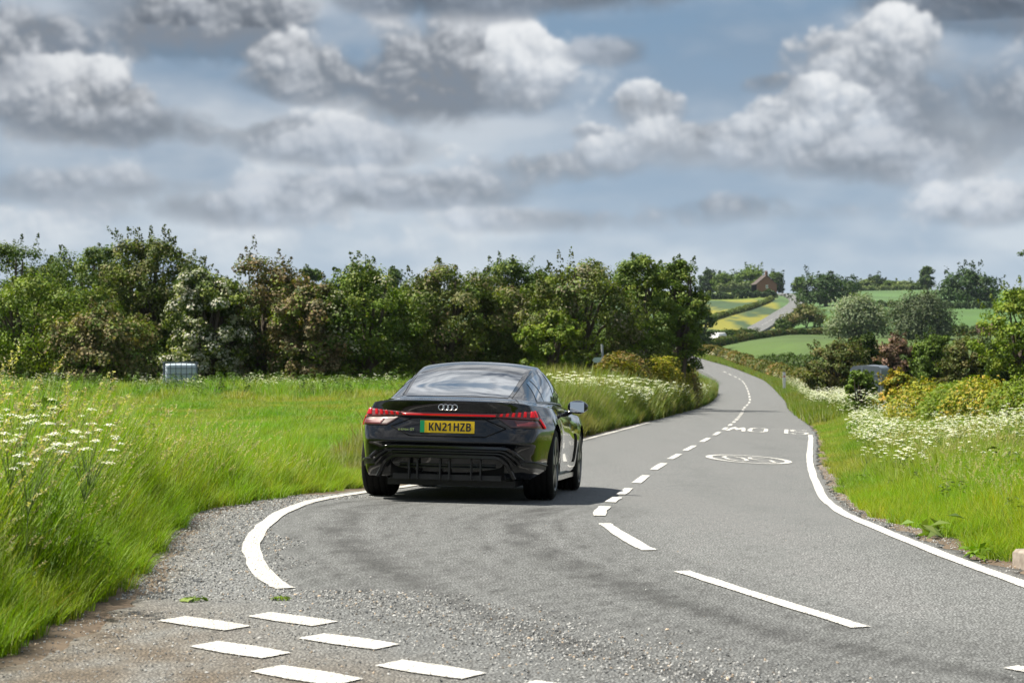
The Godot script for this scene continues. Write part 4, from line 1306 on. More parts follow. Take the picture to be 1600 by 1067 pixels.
# ------------------------------------------------------------------ grass and flowers
# tuft: blades as bent strips; wide, high, count; lean is how far the wind lays them over to the right
func tuft(n: int, radius: float, high: float, wide: float, lean: float, seed_: int, seedy := 0.0) -> ArrayMesh:
	rng.seed = seed_
	for k in n:
		var a := rng.randf() * TAU
		var r := radius * sqrt(rng.randf())
		var p := Vector3(cos(a) * r, -0.02, sin(a) * r)
		var h := high * rng.randf_range(0.55, 1.08)
		var dirn := (Vector3(cos(a), 0, sin(a)) * rng.randf_range(0.05, 0.45) + Vector3(lean * rng.randf_range(0.5, 1.3), 0, lean * rng.randf_range(-0.3, 0.4)))
		var face := Vector3(rng.randfn(), 0, rng.randfn()).normalized()
		var w := wide * rng.randf_range(0.6, 1.3)
		var col := tint(Color(0.5, 0.5, 0.5), 0.35)
		if rng.randf() < 0.05: col = Color(1.0, 0.62, 1.0)
		var seedhead := rng.randf() < seedy
		if seedhead: h *= 1.35; w *= 0.4; col = Color(0.24, 0.23, 0.07)
		var b := lv.size()
		var segs := 4
		for s in segs + 1:
			var t := float(s) / segs
			var q := p + Vector3(0, h * (t - 0.18 * t * t * dirn.length()), 0) + dirn * h * t * t
			var ww := w * (1.0 - t * t) + 0.0004
			var n2 := (Vector3(face.z, 0.25, -face.x) + Vector3(0, 0.9, 0)).normalized()
			lv.append(q - face * ww * 0.5); lv.append(q + face * ww * 0.5)
			ln.append(n2); ln.append(n2)
			lc.append(col); lc.append(col)
		for s in segs:
			var o := b + s * 2
			var gn := (lv[o + 2] - lv[o]).cross(lv[o + 1] - lv[o])
			if gn.dot(ln[o]) > 0.0:
				for v in [o, o + 1, o + 2, o + 1, o + 3, o + 2]: li.append(v)
			else:
				for v in [o, o + 2, o + 1, o + 1, o + 2, o + 3]: li.append(v)
		if seedhead:
			var tip := p + Vector3(0, h * (1.0 - 0.18 * dirn.length()), 0) + dirn * h
			for s in 22:
				var back := s / 22.0 * 0.17
				leaf(tip - (Vector3(0, 1, 0) + dirn * 2.0).normalized() * back + ball() * 0.014, (ball() + Vector3(0, 0.5, 0)).normalized(), 0.03, Color(0.50, 0.46, 0.31) * rng.randf_range(0.7, 1.15), 0.35)
	return leaves_done()

func umbel(c: Vector3, r: float, n: int) -> void:
	for k in n:
		var a := k * 2.39996
		var q := sqrt((k + 0.5) / n)
		var p := c + Vector3(cos(a) * r * q, 0.012 * (1.0 - q * q), sin(a) * r * q)
		leaf(p, (Vector3(cos(a) * q * 0.4, 1, sin(a) * q * 0.4) + ball() * 0.25).normalized(), r * 0.52, tint(Color(0.74, 0.75, 0.70), 0.08), 0.9)

# cow parsley: branching stems, lacy leaves, flat white umbels
func parsley(o: Node3D, high: float, heads: int, green: Material, far := false) -> void:
	var st := begin()
	var root := Vector3.ZERO
	var tips := []
	var main := Vector3(rng.randf_range(-0.1, 0.2), high * 0.6, rng.randf_range(-0.1, 0.1))
	tube(st, [root, main * 0.5 + Vector3(0.01, 0, 0), main], [0.004, 0.0035, 0.003], 5)
	for k in heads:
		var a := TAU * k / heads + rng.randf()
		var e := main + Vector3(cos(a) * rng.randf_range(0.06, 0.22) + 0.05, high * rng.randf_range(0.22, 0.42), sin(a) * rng.randf_range(0.06, 0.2))
		tube(st, [main, main.lerp(e, 0.5) + Vector3(0, 0.02, 0), e], [0.0024, 0.002, 0.0014], 4)
		tips.append(e)
	put(st.commit(), "stem", green, o)
	for e in tips:
		umbel(e, rng.randf_range(0.022, 0.04), 14)
		put(leaves_done(), "umbel", leafm, o)
	for k in 60:
		var t := rng.randf_range(0.1, 0.6)
		var a := rng.randf() * TAU
		leaf(main * t + Vector3(cos(a), 0.15, sin(a)) * rng.randf_range(0.02, 0.2), (Vector3(0, 1, 0) + ball() * 0.6).normalized(), 0.055, tint(Color(0.09, 0.15, 0.03)), 0.4)
	put(leaves_done(), "leaves", leafm, o)

func parsley_mass(heads: int, spread: float, high: float) -> ArrayMesh:
	for k in heads:
		var a := rng.randf() * TAU
		var r := spread * sqrt(rng.randf())
		var c := Vector3(cos(a) * r, high * rng.randf_range(0.55, 1.05), sin(a) * r)
		var n := 7
		for q in n:
			var b := TAU * q / n
			leaf(c + Vector3(cos(b), 0, sin(b)) * 0.03, (Vector3(0, 1, 0) + ball() * 0.45).normalized(), 0.045, tint(Color(0.70, 0.72, 0.67), 0.12), 0.9)
		var foot := Vector3(c.x * 0.7, 0, c.z * 0.7)
		for q in 5: leaf(foot.lerp(c, 0.15 + q * 0.17) + ball() * 0.05, ball(), 0.07, tint(Color(0.085, 0.13, 0.03)), 0.3)
	return leaves_done()

var g_near := []
var g_seed := []
var g_mid := []
var g_wide := []

func sow(called: String, label: String, meshes: Array, m: Material, d0: float, d1: float, count: int, xs: Callable, high: Callable, col: Callable) -> void:
	var xf := []
	var cs := []
	for k in meshes.size(): xf.append([]); cs.append([])
	for k in count:
		var d := lerpf(d0, d1, pow(rng.randf(), 1.0))
		var span: Array = xs.call(d)
		var x := lerpf(span[0], span[1], rng.randf())
		var h: float = high.call(x, d)
		if h <= 0.02: continue
		var i := rng.randi() % meshes.size()
		var s := h * rng.randf_range(0.75, 1.25)
		var b := Basis(Vector3.UP, rng.randf_range(-1.1, 1.1) if rng.randf() < 0.7 else rng.randf() * TAU).scaled(Vector3(maxf(s, 0.55 * s + 0.3), s, maxf(s, 0.55 * s + 0.3)))
		xf[i].append(Transform3D(b, on(x, d, 0.0)))
		cs[i].append(col.call(x, d))
	mass(called, label, "grass", meshes, m, xf, cs)

func mass(called: String, label: String, category: String, meshes: Array, m: Material, xf: Array, cs: Array) -> void:
	var o := base(called)
	tag(o, label, category, "", "stuff")
	for i in meshes.size():
		if xf[i].size(): scatter("tufts" if category != "gravel" else "stones", meshes[i], m, xf[i], cs[i], o)

func grass_tone(x: float, d: float, lush: Color, dry: Color, amount: float) -> Color:
	var n := nz.get_noise_2d(x * 0.35 + 20.0, d * 0.25)
	var n2 := nz.get_noise_2d(x * 1.7, d * 1.3 + 30.0)
	var c := lush.lerp(dry, clampf(amount + n * 0.55 + n2 * 0.35, 0.0, 1.0))
	return tint(c * 2.0, 0.2)

func make_grass() -> void:
	for k in 6: g_near.append(tuft(34, 0.11, 1.0, 0.0095, 0.14, 100 + k))
	for k in 3: g_seed.append(tuft(9, 0.10, 1.0, 0.006, 0.32, 200 + k, 0.75))
	for k in 3: g_mid.append(tuft(46, 0.22, 1.0, 0.020, 0.12, 300 + k))
	for k in 3: g_wide.append(tuft(60, 0.5, 1.0, 0.045, 0.12, 400 + k))
	rng.seed = 77
	var lush := Color(0.150, 0.272, 0.010)
	var dry := Color(0.22, 0.215, 0.055)
	# left verge, close by
	var left := func(d): return [edge_l(d) - 0.12 + 0.12 * nz.get_noise_2d(d * 1.3, 40.0), edge_l(d) - 5.2]
	var lh := func(x, d):
		var out: float = edge_l(d) - x
		return lerpf(0.2, 0.88, smooth(0.05, 1.0, out)) * lerpf(1.0, 0.62, smooth(14.5, 18.5, d)) * (1.0 + 0.25 * nz.get_noise_2d(x * 0.8, d * 0.8))
	sow("verge_grass", "tall bright green grass on the left verge in front", g_near, grassm, 5.5, 20.0, 14000, left, lh, func(x, d): return grass_tone(x, d, lush, Color(0.225, 0.29, 0.025), 0.25))
	sow("seeding_grass", "pale seed heads standing above the left verge grass", g_seed, grassm, 7.5, 19.0, 1700, func(d): return [edge_l(d) - 0.5, edge_l(d) - 5.2], func(x, d): return lh.call(x, d) * 0.85, func(_x, _d): return tint(Color(1, 1, 1), 0.25))
	# meadow up to the hedgerow
	var mh := func(x, d):
		var tall := smooth(56.0, 63.0, d + 3.0 * nz.get_noise_2d(x * 0.12, 5.0))
		var h := lerpf(0.16 + 0.07 * nz.get_noise_2d(x * 0.25, d * 0.2), 0.55, tall)
		return h * (1.0 + 0.3 * nz.get_noise_2d(x * 0.6, d * 0.5 + 60.0))
	var ml := func(d): return [edge_l(d) - 0.4, -0.31 * d - 3.0]
	sow("meadow_grass", "bright green meadow grass between the verge and the hedgerow", g_mid, grassm, 18.0, 36.0, 15000, ml, mh, func(x, d): return grass_tone(x, d, Color(0.13, 0.265, 0.014), Color(0.225, 0.275, 0.04), 0.28))
	sow("meadow_grass", "bright green meadow grass between the verge and the hedgerow", g_wide, grassm, 34.0, 74.0, 17000, ml, mh, func(x, d): return grass_tone(x, d, Color(0.11, 0.235, 0.016), Color(0.235, 0.25, 0.05), 0.28 + 0.25 * smooth(40, 52, d) - 0.35 * smooth(57, 64, d)))
	# left verge beyond the car
	var bh := func(x, d):
		var out: float = edge_l(d) - x if d < 60.0 else rx(d) - 2.7 - x
		return lerpf(0.3, 0.95, smooth(0.0, 1.0, out)) * smooth(19.0, 30.0, d) * (1.0 + 0.2 * smooth(45.0, 60.0, d)) * (1.0 + 0.25 * nz.get_noise_2d(x * 0.5, d * 0.5))
	var bl := func(d): return [(edge_l(d) if d < 60.0 else rx(d) - 2.75) - 0.1, (edge_l(d) if d < 60.0 else rx(d) - 2.75) - lerpf(1.4, 3.6, smooth(35.0, 52.0, d))]
	sow("verge_grass", "tall pale grass on the bank beyond the car", g_mid, grassm, 22.0, 60.0, 6500, bl, bh, func(x, d): return grass_tone(x, d, Color(0.10, 0.165, 0.02), Color(0.20, 0.19, 0.06), 0.5))
	sow("verge_grass", "tall pale grass on the bank beyond the car", g_wide, grassm, 58.0, 150.0, 4500, bl, bh, func(x, d): return grass_tone(x, d, Color(0.09, 0.15, 0.02), Color(0.17, 0.17, 0.05), 0.4))
	# right verge
	var rh := func(x, d):
		var out: float = x - edge_r(d)
		return lerpf(0.13, 0.46, smooth(0.05, 1.5, out)) * (1.0 + 0.25 * nz.get_noise_2d(x * 0.8, d * 0.8)) * (1.0 - 0.15 * smooth(20, 40, d))
	var rs := func(d): return [edge_r(d) + 0.1 + 0.14 * nz.get_noise_2d(d * 1.1, 70.0), edge_r(d) + 1.5 + d * 0.19]
	sow("verge_grass", "vivid green grass on the right verge", g_near, grassm, 8.5, 24.0, 15000, rs, rh, func(x, d): return grass_tone(x, d, Color(0.142, 0.265, 0.008), Color(0.225, 0.28, 0.02), 0.3))
	sow("seeding_grass", "seed heads above the right verge grass", g_seed, grassm, 13.0, 40.0, 1700, func(d): return [edge_r(d) + 0.9, edge_r(d) + 1.5 + d * 0.19], func(x, d): return rh.call(x, d) * 1.0, func(_x, _d): return tint(Color(1, 1, 1), 0.25))
	sow("verge_grass", "vivid green grass on the right verge", g_mid, grassm, 22.0, 62.0, 16000, rs, rh, func(x, d): return grass_tone(x, d, Color(0.13, 0.235, 0.014), Color(0.235, 0.245, 0.05), 0.4))
	var fs := func(d): return [rx(d) + 2.75, rx(d) + 6.5 + d * 0.12]
	sow("verge_grass", "grass on the right verge down in the valley", g_wide, grassm, 60.0, 140.0, 9000, fs, func(x, d): return 0.5 + 0.15 * nz.get_noise_2d(x, d), func(x, d): return grass_tone(x, d, Color(0.10, 0.17, 0.015), Color(0.16, 0.165, 0.04), 0.35))
	sow("valley_grass", "grass along both sides of the far lane", g_wide, grassm, 140.0, 300.0, 5000, func(d): return [rx(d) + 2.75, rx(d) + 5.0], func(_x, _d): return 0.5, func(x, d): return grass_tone(x, d, Color(0.10, 0.17, 0.015), Color(0.14, 0.15, 0.03), 0.3))
	# broad-leaved plants among the grass
	var broad := []
	for k in 3:
		for q in 46:
			var a := rng.randf() * TAU
			var r := 0.16 * sqrt(rng.randf())
			leaf(Vector3(cos(a) * r, rng.randf_range(0.15, 1.0) * (1.0 - r), sin(a) * r), (Vector3(cos(a) * 0.5, 1, sin(a) * 0.5) + ball() * 0.5).normalized(), rng.randf_range(0.07, 0.16), tint(Color(0.5, 0.5, 0.5), 0.35), 0.35)
		broad.append(leaves_done())
	sow("nettle_patch", "nettles and broad leaves among the left verge grass", broad, leafm, 8.5, 19.0, 420, func(d): return [edge_l(d) - 0.4, edge_l(d) - 4.5], func(x, d): return lh.call(x, d) * 0.95 if nz.get_noise_2d(x * 0.7 + 3.0, d * 0.5) > 0.05 else 0.0, func(_x, _d): return tint(Color(0.16, 0.26, 0.04), 0.3))
	sow("nettle_patch", "nettles and broad leaves among the right verge grass", broad, leafm, 12.0, 50.0, 700, func(d): return [edge_r(d) + 0.6, edge_r(d) + 1.5 + 0.15 * d], func(x, d): return rh.call(x, d) * 1.1 if nz.get_noise_2d(x * 0.5 + 3.0, d * 0.4) > 0.1 else 0.0, func(_x, _d): return tint(Color(0.17, 0.25, 0.05), 0.3))
	sow("nettle_patch", "nettles and docks before the hedgerow", broad, leafm, 58.0, 74.0, 900, ml, func(x, d): return 0.9 if nz.get_noise_2d(x * 0.2 + 3.0, d * 0.2) > -0.1 else 0.0, func(_x, _d): return tint(Color(0.15, 0.25, 0.05), 0.35))
	# cow parsley in masses
	var pm := []
	for k in 3: pm.append(parsley_mass(24, 0.46, 1.0))
	for q in [["white cow parsley drift on the right verge", 23.0, 60.0, 400, func(d): return [edge_r(d) + 0.7, edge_r(d) + 1.3 + 0.1 * d], 0.62, 0.12], ["white cow parsley on the left bank before the bend", 50.0, 118.0, 600, func(d): return [rx(d) - 3.05, rx(d) - 5.0], 1.2, -0.1], ["white cow parsley along the far right verge", 60.0, 290.0, 480, func(d): return [rx(d) + 3.6, rx(d) + 5.2], 0.95, 0.02], ["cow parsley and nettle flowers at the foot of the hedgerow", 61.0, 72.0, 90, func(d): return [-0.02 * d, -0.31 * d], 0.8, 0.22]]:
		var xf := [[], [], []]
		var cs := [[], [], []]
		for k in q[3]:
			var d := lerpf(q[1], q[2], rng.randf())
			var span: Array = q[4].call(d)
			var x := lerpf(span[0], span[1], rng.randf())
			if nz.get_noise_2d(x * 0.22 + 80.0, d * 0.16) < q[6] - 0.08: continue
			var i := rng.randi() % 3
			xf[i].append(Transform3D(Basis(Vector3.UP, rng.randf() * TAU).scaled(Vector3.ONE * q[5] * rng.randf_range(0.8, 1.15)), on(x, d)))
			cs[i].append(Color(1, 1, 1))
		mass("cow_parsley_drift", q[0], "wildflowers", pm, leafm, xf, cs)
	# single plants close by
	var green := mat(Color(0.10, 0.16, 0.03), 0.6)
	var spots := [[-8, 640, 9.8, 1.0, "tall cow parsley with crowded white heads cut by the left edge"], [22, 652, 10.4, 0.85, "full white cow parsley next to the one at the left edge"], [38, 612, 11.5, 1.05, "lone thin cow parsley rising highest over the left verge"], [48, 668, 10.8, 0.8, "low white cow parsley under the lone thin one"], [70, 640, 11.6, 0.95, "cow parsley with yellowish heads left of the seed heads"], [86, 668, 11.0, 0.8, "small white cow parsley among seed heads on the left verge"], [104, 690, 10.5, 0.7, "lowest white cow parsley of the left verge"], [30, 700, 9.6, 0.75, "white cow parsley deep in the grass near the left edge"]]
	for q in spots:
		var x: float = (q[0] - 800.0) / F * q[2]
		var o := base("cow_parsley", on(x, q[2]))
		tag(o, q[4], "wildflower", "cow parsley plants on the left verge")
		var top: float = EYE + (535.0 - q[1]) / F * q[2] - o.position.y
		parsley(o, maxf(top, 0.5), 10, green)
	var spots2 := [[1340, 700, 24.0, "white cow parsley alone low on the right verge"], [1555, 700, 21.0, "pair of white umbels in the grass at the right edge"], [1500, 655, 27.0, "white cow parsley against the golden hedge"], [1580, 668, 24.0, "cow parsley in front of the golden hedge at the right edge"]]
	for q in spots2:
		var x: float = (q[0] - 800.0) / F * q[2]
		var o := base("cow_parsley", on(x, q[2]))
		tag(o, q[3], "wildflower", "cow parsley plants on the right verge")
		parsley(o, maxf(EYE + (535.0 - q[1]) / F * q[2] - o.position.y, 0.45), 8, green)
	make_stones()

func make_stones() -> void:
	# loose chippings: small uneven eight-cornered stones
	rng.seed = 5
	var meshes := []
	for k in 4:
		var st := begin()
		var v := []
		for q in 6:
			var p := Vector3([1, -1, 0, 0, 0, 0][q], [0, 0, 1, -1, 0, 0][q], [0, 0, 0, 0, 1, -1][q]) * rng.randf_range(0.65, 1.2) + ball() * 0.25
			v.append(p * Vector3(1, 0.62, 0.85))
		for t in [[0, 2, 4], [4, 2, 1], [1, 2, 5], [5, 2, 0], [4, 3, 0], [1, 3, 4], [5, 3, 1], [0, 3, 5]]:
			var n: Vector3 = (v[t[2]] - v[t[0]]).cross(v[t[1]] - v[t[0]]).normalized()
			var out: bool = n.dot(v[t[0]] + v[t[1]] + v[t[2]]) > 0.0
			st.set_normal(n if out else -n)
			for i in ([0, 1, 2] if out else [0, 2, 1]): st.add_vertex(v[t[i]])
		meshes.append(st.commit())
	var stone := mat(Color(1, 1, 1), 0.85)
	stone.vertex_color_use_as_albedo = true
	for zone in [["gravel", "loose grey chippings between the left line and the grass", 10.2, 17.5, 7500, func(d): return [edge_l(d) - 0.1, edge_l(d) + 0.95 + 0.2 * nz.get_noise_2d(d, 1.0) - 0.35 * smooth(12.5, 15.0, d)], 0.0085], ["gravel", "loose chippings swept up beside the give way marks", 6.8, 10.6, 5500, func(d): return [-1.25 + (9.9 - d) * 0.62, 0.35 + (9.9 - d) * 0.75], 0.0081], ["gravel", "soil crumbs and stones in the side road mouth", 6.6, 9.8, 2600, func(d): return [edge_l(d) - 0.2, -1.1 + (9.9 - d) * 0.62], 0.007], ["gravel", "grit along the right hand edge of the lane", 9.5, 30.0, 3500, func(d): return [edge_r(d) - 0.12, edge_r(d) + 0.32], 0.008], ["gravel", "stray stones scattered over the bend", 7.0, 16.0, 450, func(d): return [-1.5, 2.6], 0.005]]:
		var xf := [[], [], [], []]
		var cs := [[], [], [], []]
		for k in zone[4]:
			var d := lerpf(zone[2], zone[3], rng.randf())
			var span: Array = zone[5].call(d)
			var t := rng.randf()
			if zone[6] == 0.0081: t = clampf(rng.randfn(0.42, 0.2), 0, 1)
			if zone[6] == 0.0085: t = pow(t, 1.25)
			var x := lerpf(span[0], span[1], t)
			var i := rng.randi() % 4
			var s: float = zone[6] * rng.randf_range(0.45, 1.35)
			xf[i].append(Transform3D(Basis(ball(), rng.randf() * TAU).scaled(Vector3.ONE * s), on(x, d, s * 0.35)))
			var g := rng.randf_range(0.12, 0.45)
			cs[i].append(Color(g * 0.98, g, g * 1.0) if rng.randf() < 0.93 else Color(g * 1.25, g, g * 0.75))
		mass(zone[0], zone[1], "gravel", meshes, stone, xf, cs)

# ------------------------------------------------------------------ things along the lane
func make_things() -> void:
	rng.seed = 99
	# kerb stones at the right
	var stone := mat(Color(1, 1, 1), 0.9)
	stone.albedo_texture = ImageTexture.create_from_image(grain_image(256, 61, FastNoiseLite.TYPE_SIMPLEX_SMOOTH, 0.03, Color(0.13, 0.105, 0.085), Color(0.36, 0.32, 0.28), 1.0, 5))
	world_map(stone, 0.7)
	var kerb := base("kerb", on(3.55, 10.6))
	tag(kerb, "weathered concrete kerb at the right edge of the lane", "kerb", "", "structure")
	for k in 5:
		var d0 := 11.75 - k * 0.92
		var x0 := edge_r(d0) + 0.12
		var x1 := edge_r(d0 - 0.9) + 0.12
		var a := on(x0, d0, 0.06)
		var b := on(x1, d0 - 0.9, 0.06)
		var dirn := (b - a).normalized()
		var side := dirn.cross(Vector3.UP).normalized()
		var prof := [[-0.09, -0.12], [-0.09, 0.035], [-0.07, 0.06], [0.05, 0.065], [0.07, 0.05], [0.07, -0.12]]
		var rows := []
		for q in prof:
			var row := PackedVector3Array()
			for s in 7: row.append(a.lerp(b, s / 6.0) + side * (-q[0] + 0.008 * nz.get_noise_2d(s * 3.0 + k * 20.0, q[1] * 40.0)) + Vector3.UP * (q[1] + 0.008 * nz.get_noise_2d(s * 4.0 + k * 9.0, 3.0 + q[0] * 30.0)) - kerb.position)
			rows.append(row)
		var st := SurfaceTool.new()
		st.append_from(grid(rows, a.lerp(b, 0.5) - kerb.position - Vector3(0, 0.1, 0)), 0, Transform3D.IDENTITY)
		for e in [0, 6]:
			var fan := []
			for r in rows: fan.append(r[e])
			var mid := (fan[0] + fan[5]) * 0.5 as Vector3
			st.append_from(grid([PackedVector3Array(fan), PackedVector3Array([mid, mid, mid, mid, mid, mid])], (a if e else b) - kerb.position), 0, Transform3D.IDENTITY)
		put(st.commit(), "kerb_stone", stone, kerb)
	# broad-leaved weeds by the kerb
	for q in [[1452, 838, 13.6, 0.2, Color(0.13, 0.19, 0.05), "pale strap-leaved weed at the right verge's edge"], [1528, 872, 12.1, 0.13, Color(0.11, 0.20, 0.012), "small bright weed at the end of the kerb"], [438, 938, 10.2, 0.06, Color(0.17, 0.26, 0.03), "torn green leaves lying behind the first give way dash"], [303, 942, 10.15, 0.09, Color(0.16, 0.24, 0.05), "crushed green leaves lying by the grass edge"]]:
		var p := on((q[0] - 800.0) / F * q[2], q[2], 0.004)
		var w := base("weed", p)
		tag(w, q[5], "weed")
		for k in 16:
			var a := rng.randf() * TAU
			var r: float = q[3] * rng.randf_range(0.3, 1.1)
			var low: bool = q[3] < 0.1
			leaf(Vector3(cos(a) * r, (0.012 if low else r * rng.randf_range(0.3, 0.9)), sin(a) * r * (0.5 if low else 1.0)), (Vector3(cos(a) * 0.6, 1.0, sin(a) * 0.6) + ball() * 0.3).normalized(), q[3] * 0.9, tint(q[4], 0.3), 0.3)
		put(leaves_done(), "leaves", leafm, w)
	# water tank in its cage
	var tp := on((281.0 - 800.0) / F * 67.0, 67.0)
	var tank := base("water_tank", tp, 0.25)
	tag(tank, "white plastic water tank in a wire cage before the hedgerow", "tank")
	var bottle := mat(Color(0.42, 0.50, 0.58), 0.35)
	var steel := mat(Color(0.12, 0.14, 0.17), 0.5, 0.6)
	var st := SurfaceTool.new()
	var rows := []
	for q in [[0.14, 0.0], [0.15, 0.52], [0.2, 0.57], [0.62, 0.58], [1.08, 0.57], [1.15, 0.52], [1.17, 0.1], [1.17, 0.0]]:
		var row := PackedVector3Array()
		for k in 33:
			var a := TAU * k / 32.0
			var c := Vector2(signf(cos(a)) * pow(absf(cos(a)), 0.25), signf(sin(a)) * pow(absf(sin(a)), 0.25))
			row.append(Vector3(c.x * q[1] * 1.02, q[0] + 0.15, c.y * q[1] * 0.86))
		rows.append(row)
	put(grid(rows, Vector3(0, 0.75, 0)), "plastic_bottle", bottle, tank)
	for k in 7:
		var x := lerpf(-0.6, 0.6, k / 6.0)
		for z in [0.52, -0.52]: put(box_mesh(Vector3(x, 0.78, z), Vector3(0.022, 1.14, 0.022)), "cage_upright", steel, tank)
	for k in 5:
		var z := lerpf(-0.5, 0.5, k / 4.0)
		for x in [-0.615, 0.615]: put(box_mesh(Vector3(x, 0.78, z), Vector3(0.022, 1.14, 0.022)), "cage_upright", steel, tank)
	for k in 6:
		var y := lerpf(0.25, 1.36, k / 5.0)
		for z in [0.54, -0.54]: put(box_mesh(Vector3(0, y, z), Vector3(1.24, 0.022, 0.02)), "cage_rail", steel, tank)
		for x in [-0.635, 0.635]: put(box_mesh(Vector3(x, y, 0), Vector3(0.02, 0.022, 1.06)), "cage_rail", steel, tank)
	for z in [-0.42, 0.0, 0.42]: put(box_mesh(Vector3(0, 0.08, z), Vector3(1.2, 0.14, 0.1)), "pallet_runner", barkm, tank)
	put(box_mesh(Vector3(0, 0.175, 0), Vector3(1.22, 0.05, 1.04)), "pallet_deck", barkm, tank)
	# finger post
	var sp := on((943.0 - 800.0) / F * 72.0, 72.0)
	var sign_ := base("finger_post", sp, 0.0)
	tag(sign_, "grey footpath finger post with one pale arm pointing left", "sign")
	var grey := mat(Color(0.30, 0.33, 0.36), 0.5)
	var pole := begin()
	tube(pole, [Vector3(0.05, -0.1, 0), Vector3(0, 1.0, 0), Vector3(-0.06, 2.42 + (gh(sp.x, sp.z) * 0.0), 0)], [0.05, 0.05, 0.05], 8)
	put(pole.commit(), "post", grey, sign_)
	var arm := begin()
	var ty := EYE + (535.0 - 566.0) / F * 72.0 - sp.y + 0.05
	var outline := [Vector2(-0.02, -0.11), Vector2(-0.02, 0.11), Vector2(-0.36, 0.11), Vector2(-0.46, 0.0), Vector2(-0.36, -0.11)]
	for z in [-0.018, 0.018]:
		arm.set_normal(Vector3(0, 0, signf(z)))
		for k in 3:
			var tri := [outline[0], outline[k + 1], outline[k + 2]]
			for v in (tri if z < 0 else [tri[0], tri[2], tri[1]]): arm.add_vertex(Vector3(v.x, v.y + ty, z))
	for k in 5:
		var a: Vector2 = outline[k]
		var b: Vector2 = outline[(k + 1) % 5]
		arm.set_normal(Vector3((b - a).y * -1.0, (b - a).x, 0).normalized() * -1.0)
		var A := Vector3(a.x, a.y + ty, -0.018); var B := Vector3(b.x, b.y + ty, -0.018); var C := Vector3(b.x, b.y + ty, 0.018); var D := Vector3(a.x, a.y + ty, 0.018)
		for v in [A, B, C, A, C, D]: arm.add_vertex(v)
	put(arm.commit(), "sign_arm", mat(Color(0.42, 0.55, 0.52), 0.5), sign_)
	# horse trailer
	var hp := on((1360.0 - 800.0) / F * 84.0, 84.0)
	var tr := base("horse_trailer", hp, -0.35)
	tag(tr, "grey box trailer with rounded roof parked before the right hedgerow", "trailer")
	var metal := mat(Color(0.16, 0.19, 0.23), 0.45, 0.4)
	var pale := mat(Color(0.26, 0.31, 0.35), 0.4, 0.2)
	var prof := [[-0.86, 0.5], [-0.88, 0.8], [-0.88, 1.85], [-0.84, 2.05], [-0.7, 2.18], [0.0, 2.23], [0.7, 2.18], [0.84, 2.05], [0.88, 1.85], [0.88, 0.8], [0.86, 0.5]]
	rows = []
	for z in [1.5, 1.499, 0.5, -0.5, -1.5, -1.501]:
		var row := PackedVector3Array()
		for q in prof: row.append(Vector3(q[0], q[1], z) if absf(z) < 1.5 or absf(z) == 1.5 else Vector3(q[0], q[1], z))
		rows.append(row)
	put(grid(rows, Vector3(0, 1.2, 0)), "body", metal, tr)
	for z in [1.5, -1.5]:
		var e := begin()
		e.set_normal(Vector3(0, 0, signf(z)))
		for k in prof.size() - 1:
			var tri := [Vector3(0, 0.5, z), Vector3(prof[k][0], prof[k][1], z), Vector3(prof[k + 1][0], prof[k + 1][1], z)]
			for v in (tri if z > 0 else [tri[0], tri[2], tri[1]]): e.add_vertex(v)
		put(e.commit(), "end_wall", metal, tr)
	put(box_mesh(Vector3(0, 1.05, 1.53), Vector3(1.5, 1.1, 0.05)), "ramp_door", metal, tr)
	put(box_mesh(Vector3(0, 1.72, 1.525), Vector3(1.5, 0.05, 0.05)), "door_rail", pale, tr)
	for x in [-0.82, 0.82]: put(box_mesh(Vector3(x, 1.25, 1.53), Vector3(0.06, 1.4, 0.06)), "corner_post", pale, tr)
	put(box_mesh(Vector3(-0.2, 1.98, 1.53), Vector3(0.05, 0.3, 0.05)), "corner_post", pale, tr)
	for x in [-0.95, 0.95]:
		for z in [0.35, -0.45]:
			var w := put(lathe_x([[0.0, -0.09], [0.18, -0.09], [0.3, -0.08], [0.32, -0.05], [0.32, 0.05], [0.3, 0.08], [0.18, 0.09], [0.0, 0.09]], 20), "wheel", mat(Color(0.02, 0.02, 0.02), 0.8), tr)
			w.position = Vector3(x, 0.32, z)
		put(box_mesh(Vector3(x, 0.72, -0.05), Vector3(0.22, 0.04, 1.6)), "mudguard", metal, tr)
	put(box_mesh(Vector3(0, 0.48, -2.1), Vector3(0.1, 0.08, 1.3)), "drawbar", metal, tr)
	tr.scale = Vector3.ONE * 0.86
	# white van seen over the hedge
	var vd := 331.0
	var vp := on((1121.0 - 800.0) / F * vd, vd)
	var van := base("white_van", vp, 0.3)
	tag(van, "white van whose roof shows over the valley hedge", "van")
	var vw := mat(Color(0.78, 0.79, 0.80), 0.4)
	rows = []
	for q in [[2.4, 0.9, 0.5, 0.9], [2.3, 0.95, 0.4, 1.9], [2.0, 0.96, 0.4, 2.0], [-0.6, 0.96, 0.4, 2.0], [-1.2, 0.94, 0.4, 1.85], [-1.9, 0.92, 0.4, 1.15], [-2.4, 0.85, 0.4, 1.0], [-2.5, 0.8, 0.45, 0.7]]:
		var row := PackedVector3Array()
		for s in [[-1.0, 0.0], [-1.02, 0.4], [-0.92, 0.85], [-0.7, 1.0], [0.7, 1.0], [0.92, 0.85], [1.02, 0.4], [1.0, 0.0]]: row.append(Vector3(s[0] * q[1], lerpf(q[2], q[3], s[1]), q[0]))
		rows.append(row)
	put(grid(rows, Vector3(0, 1, 0)), "body", vw, van)
	var dark := mat(Color(0.02, 0.025, 0.03), 0.1)
	put(box_mesh(Vector3(0, 1.52, -1.62), Vector3(1.5, 0.62, 0.04), Basis(Vector3.RIGHT, -0.8)), "windscreen", dark, van)
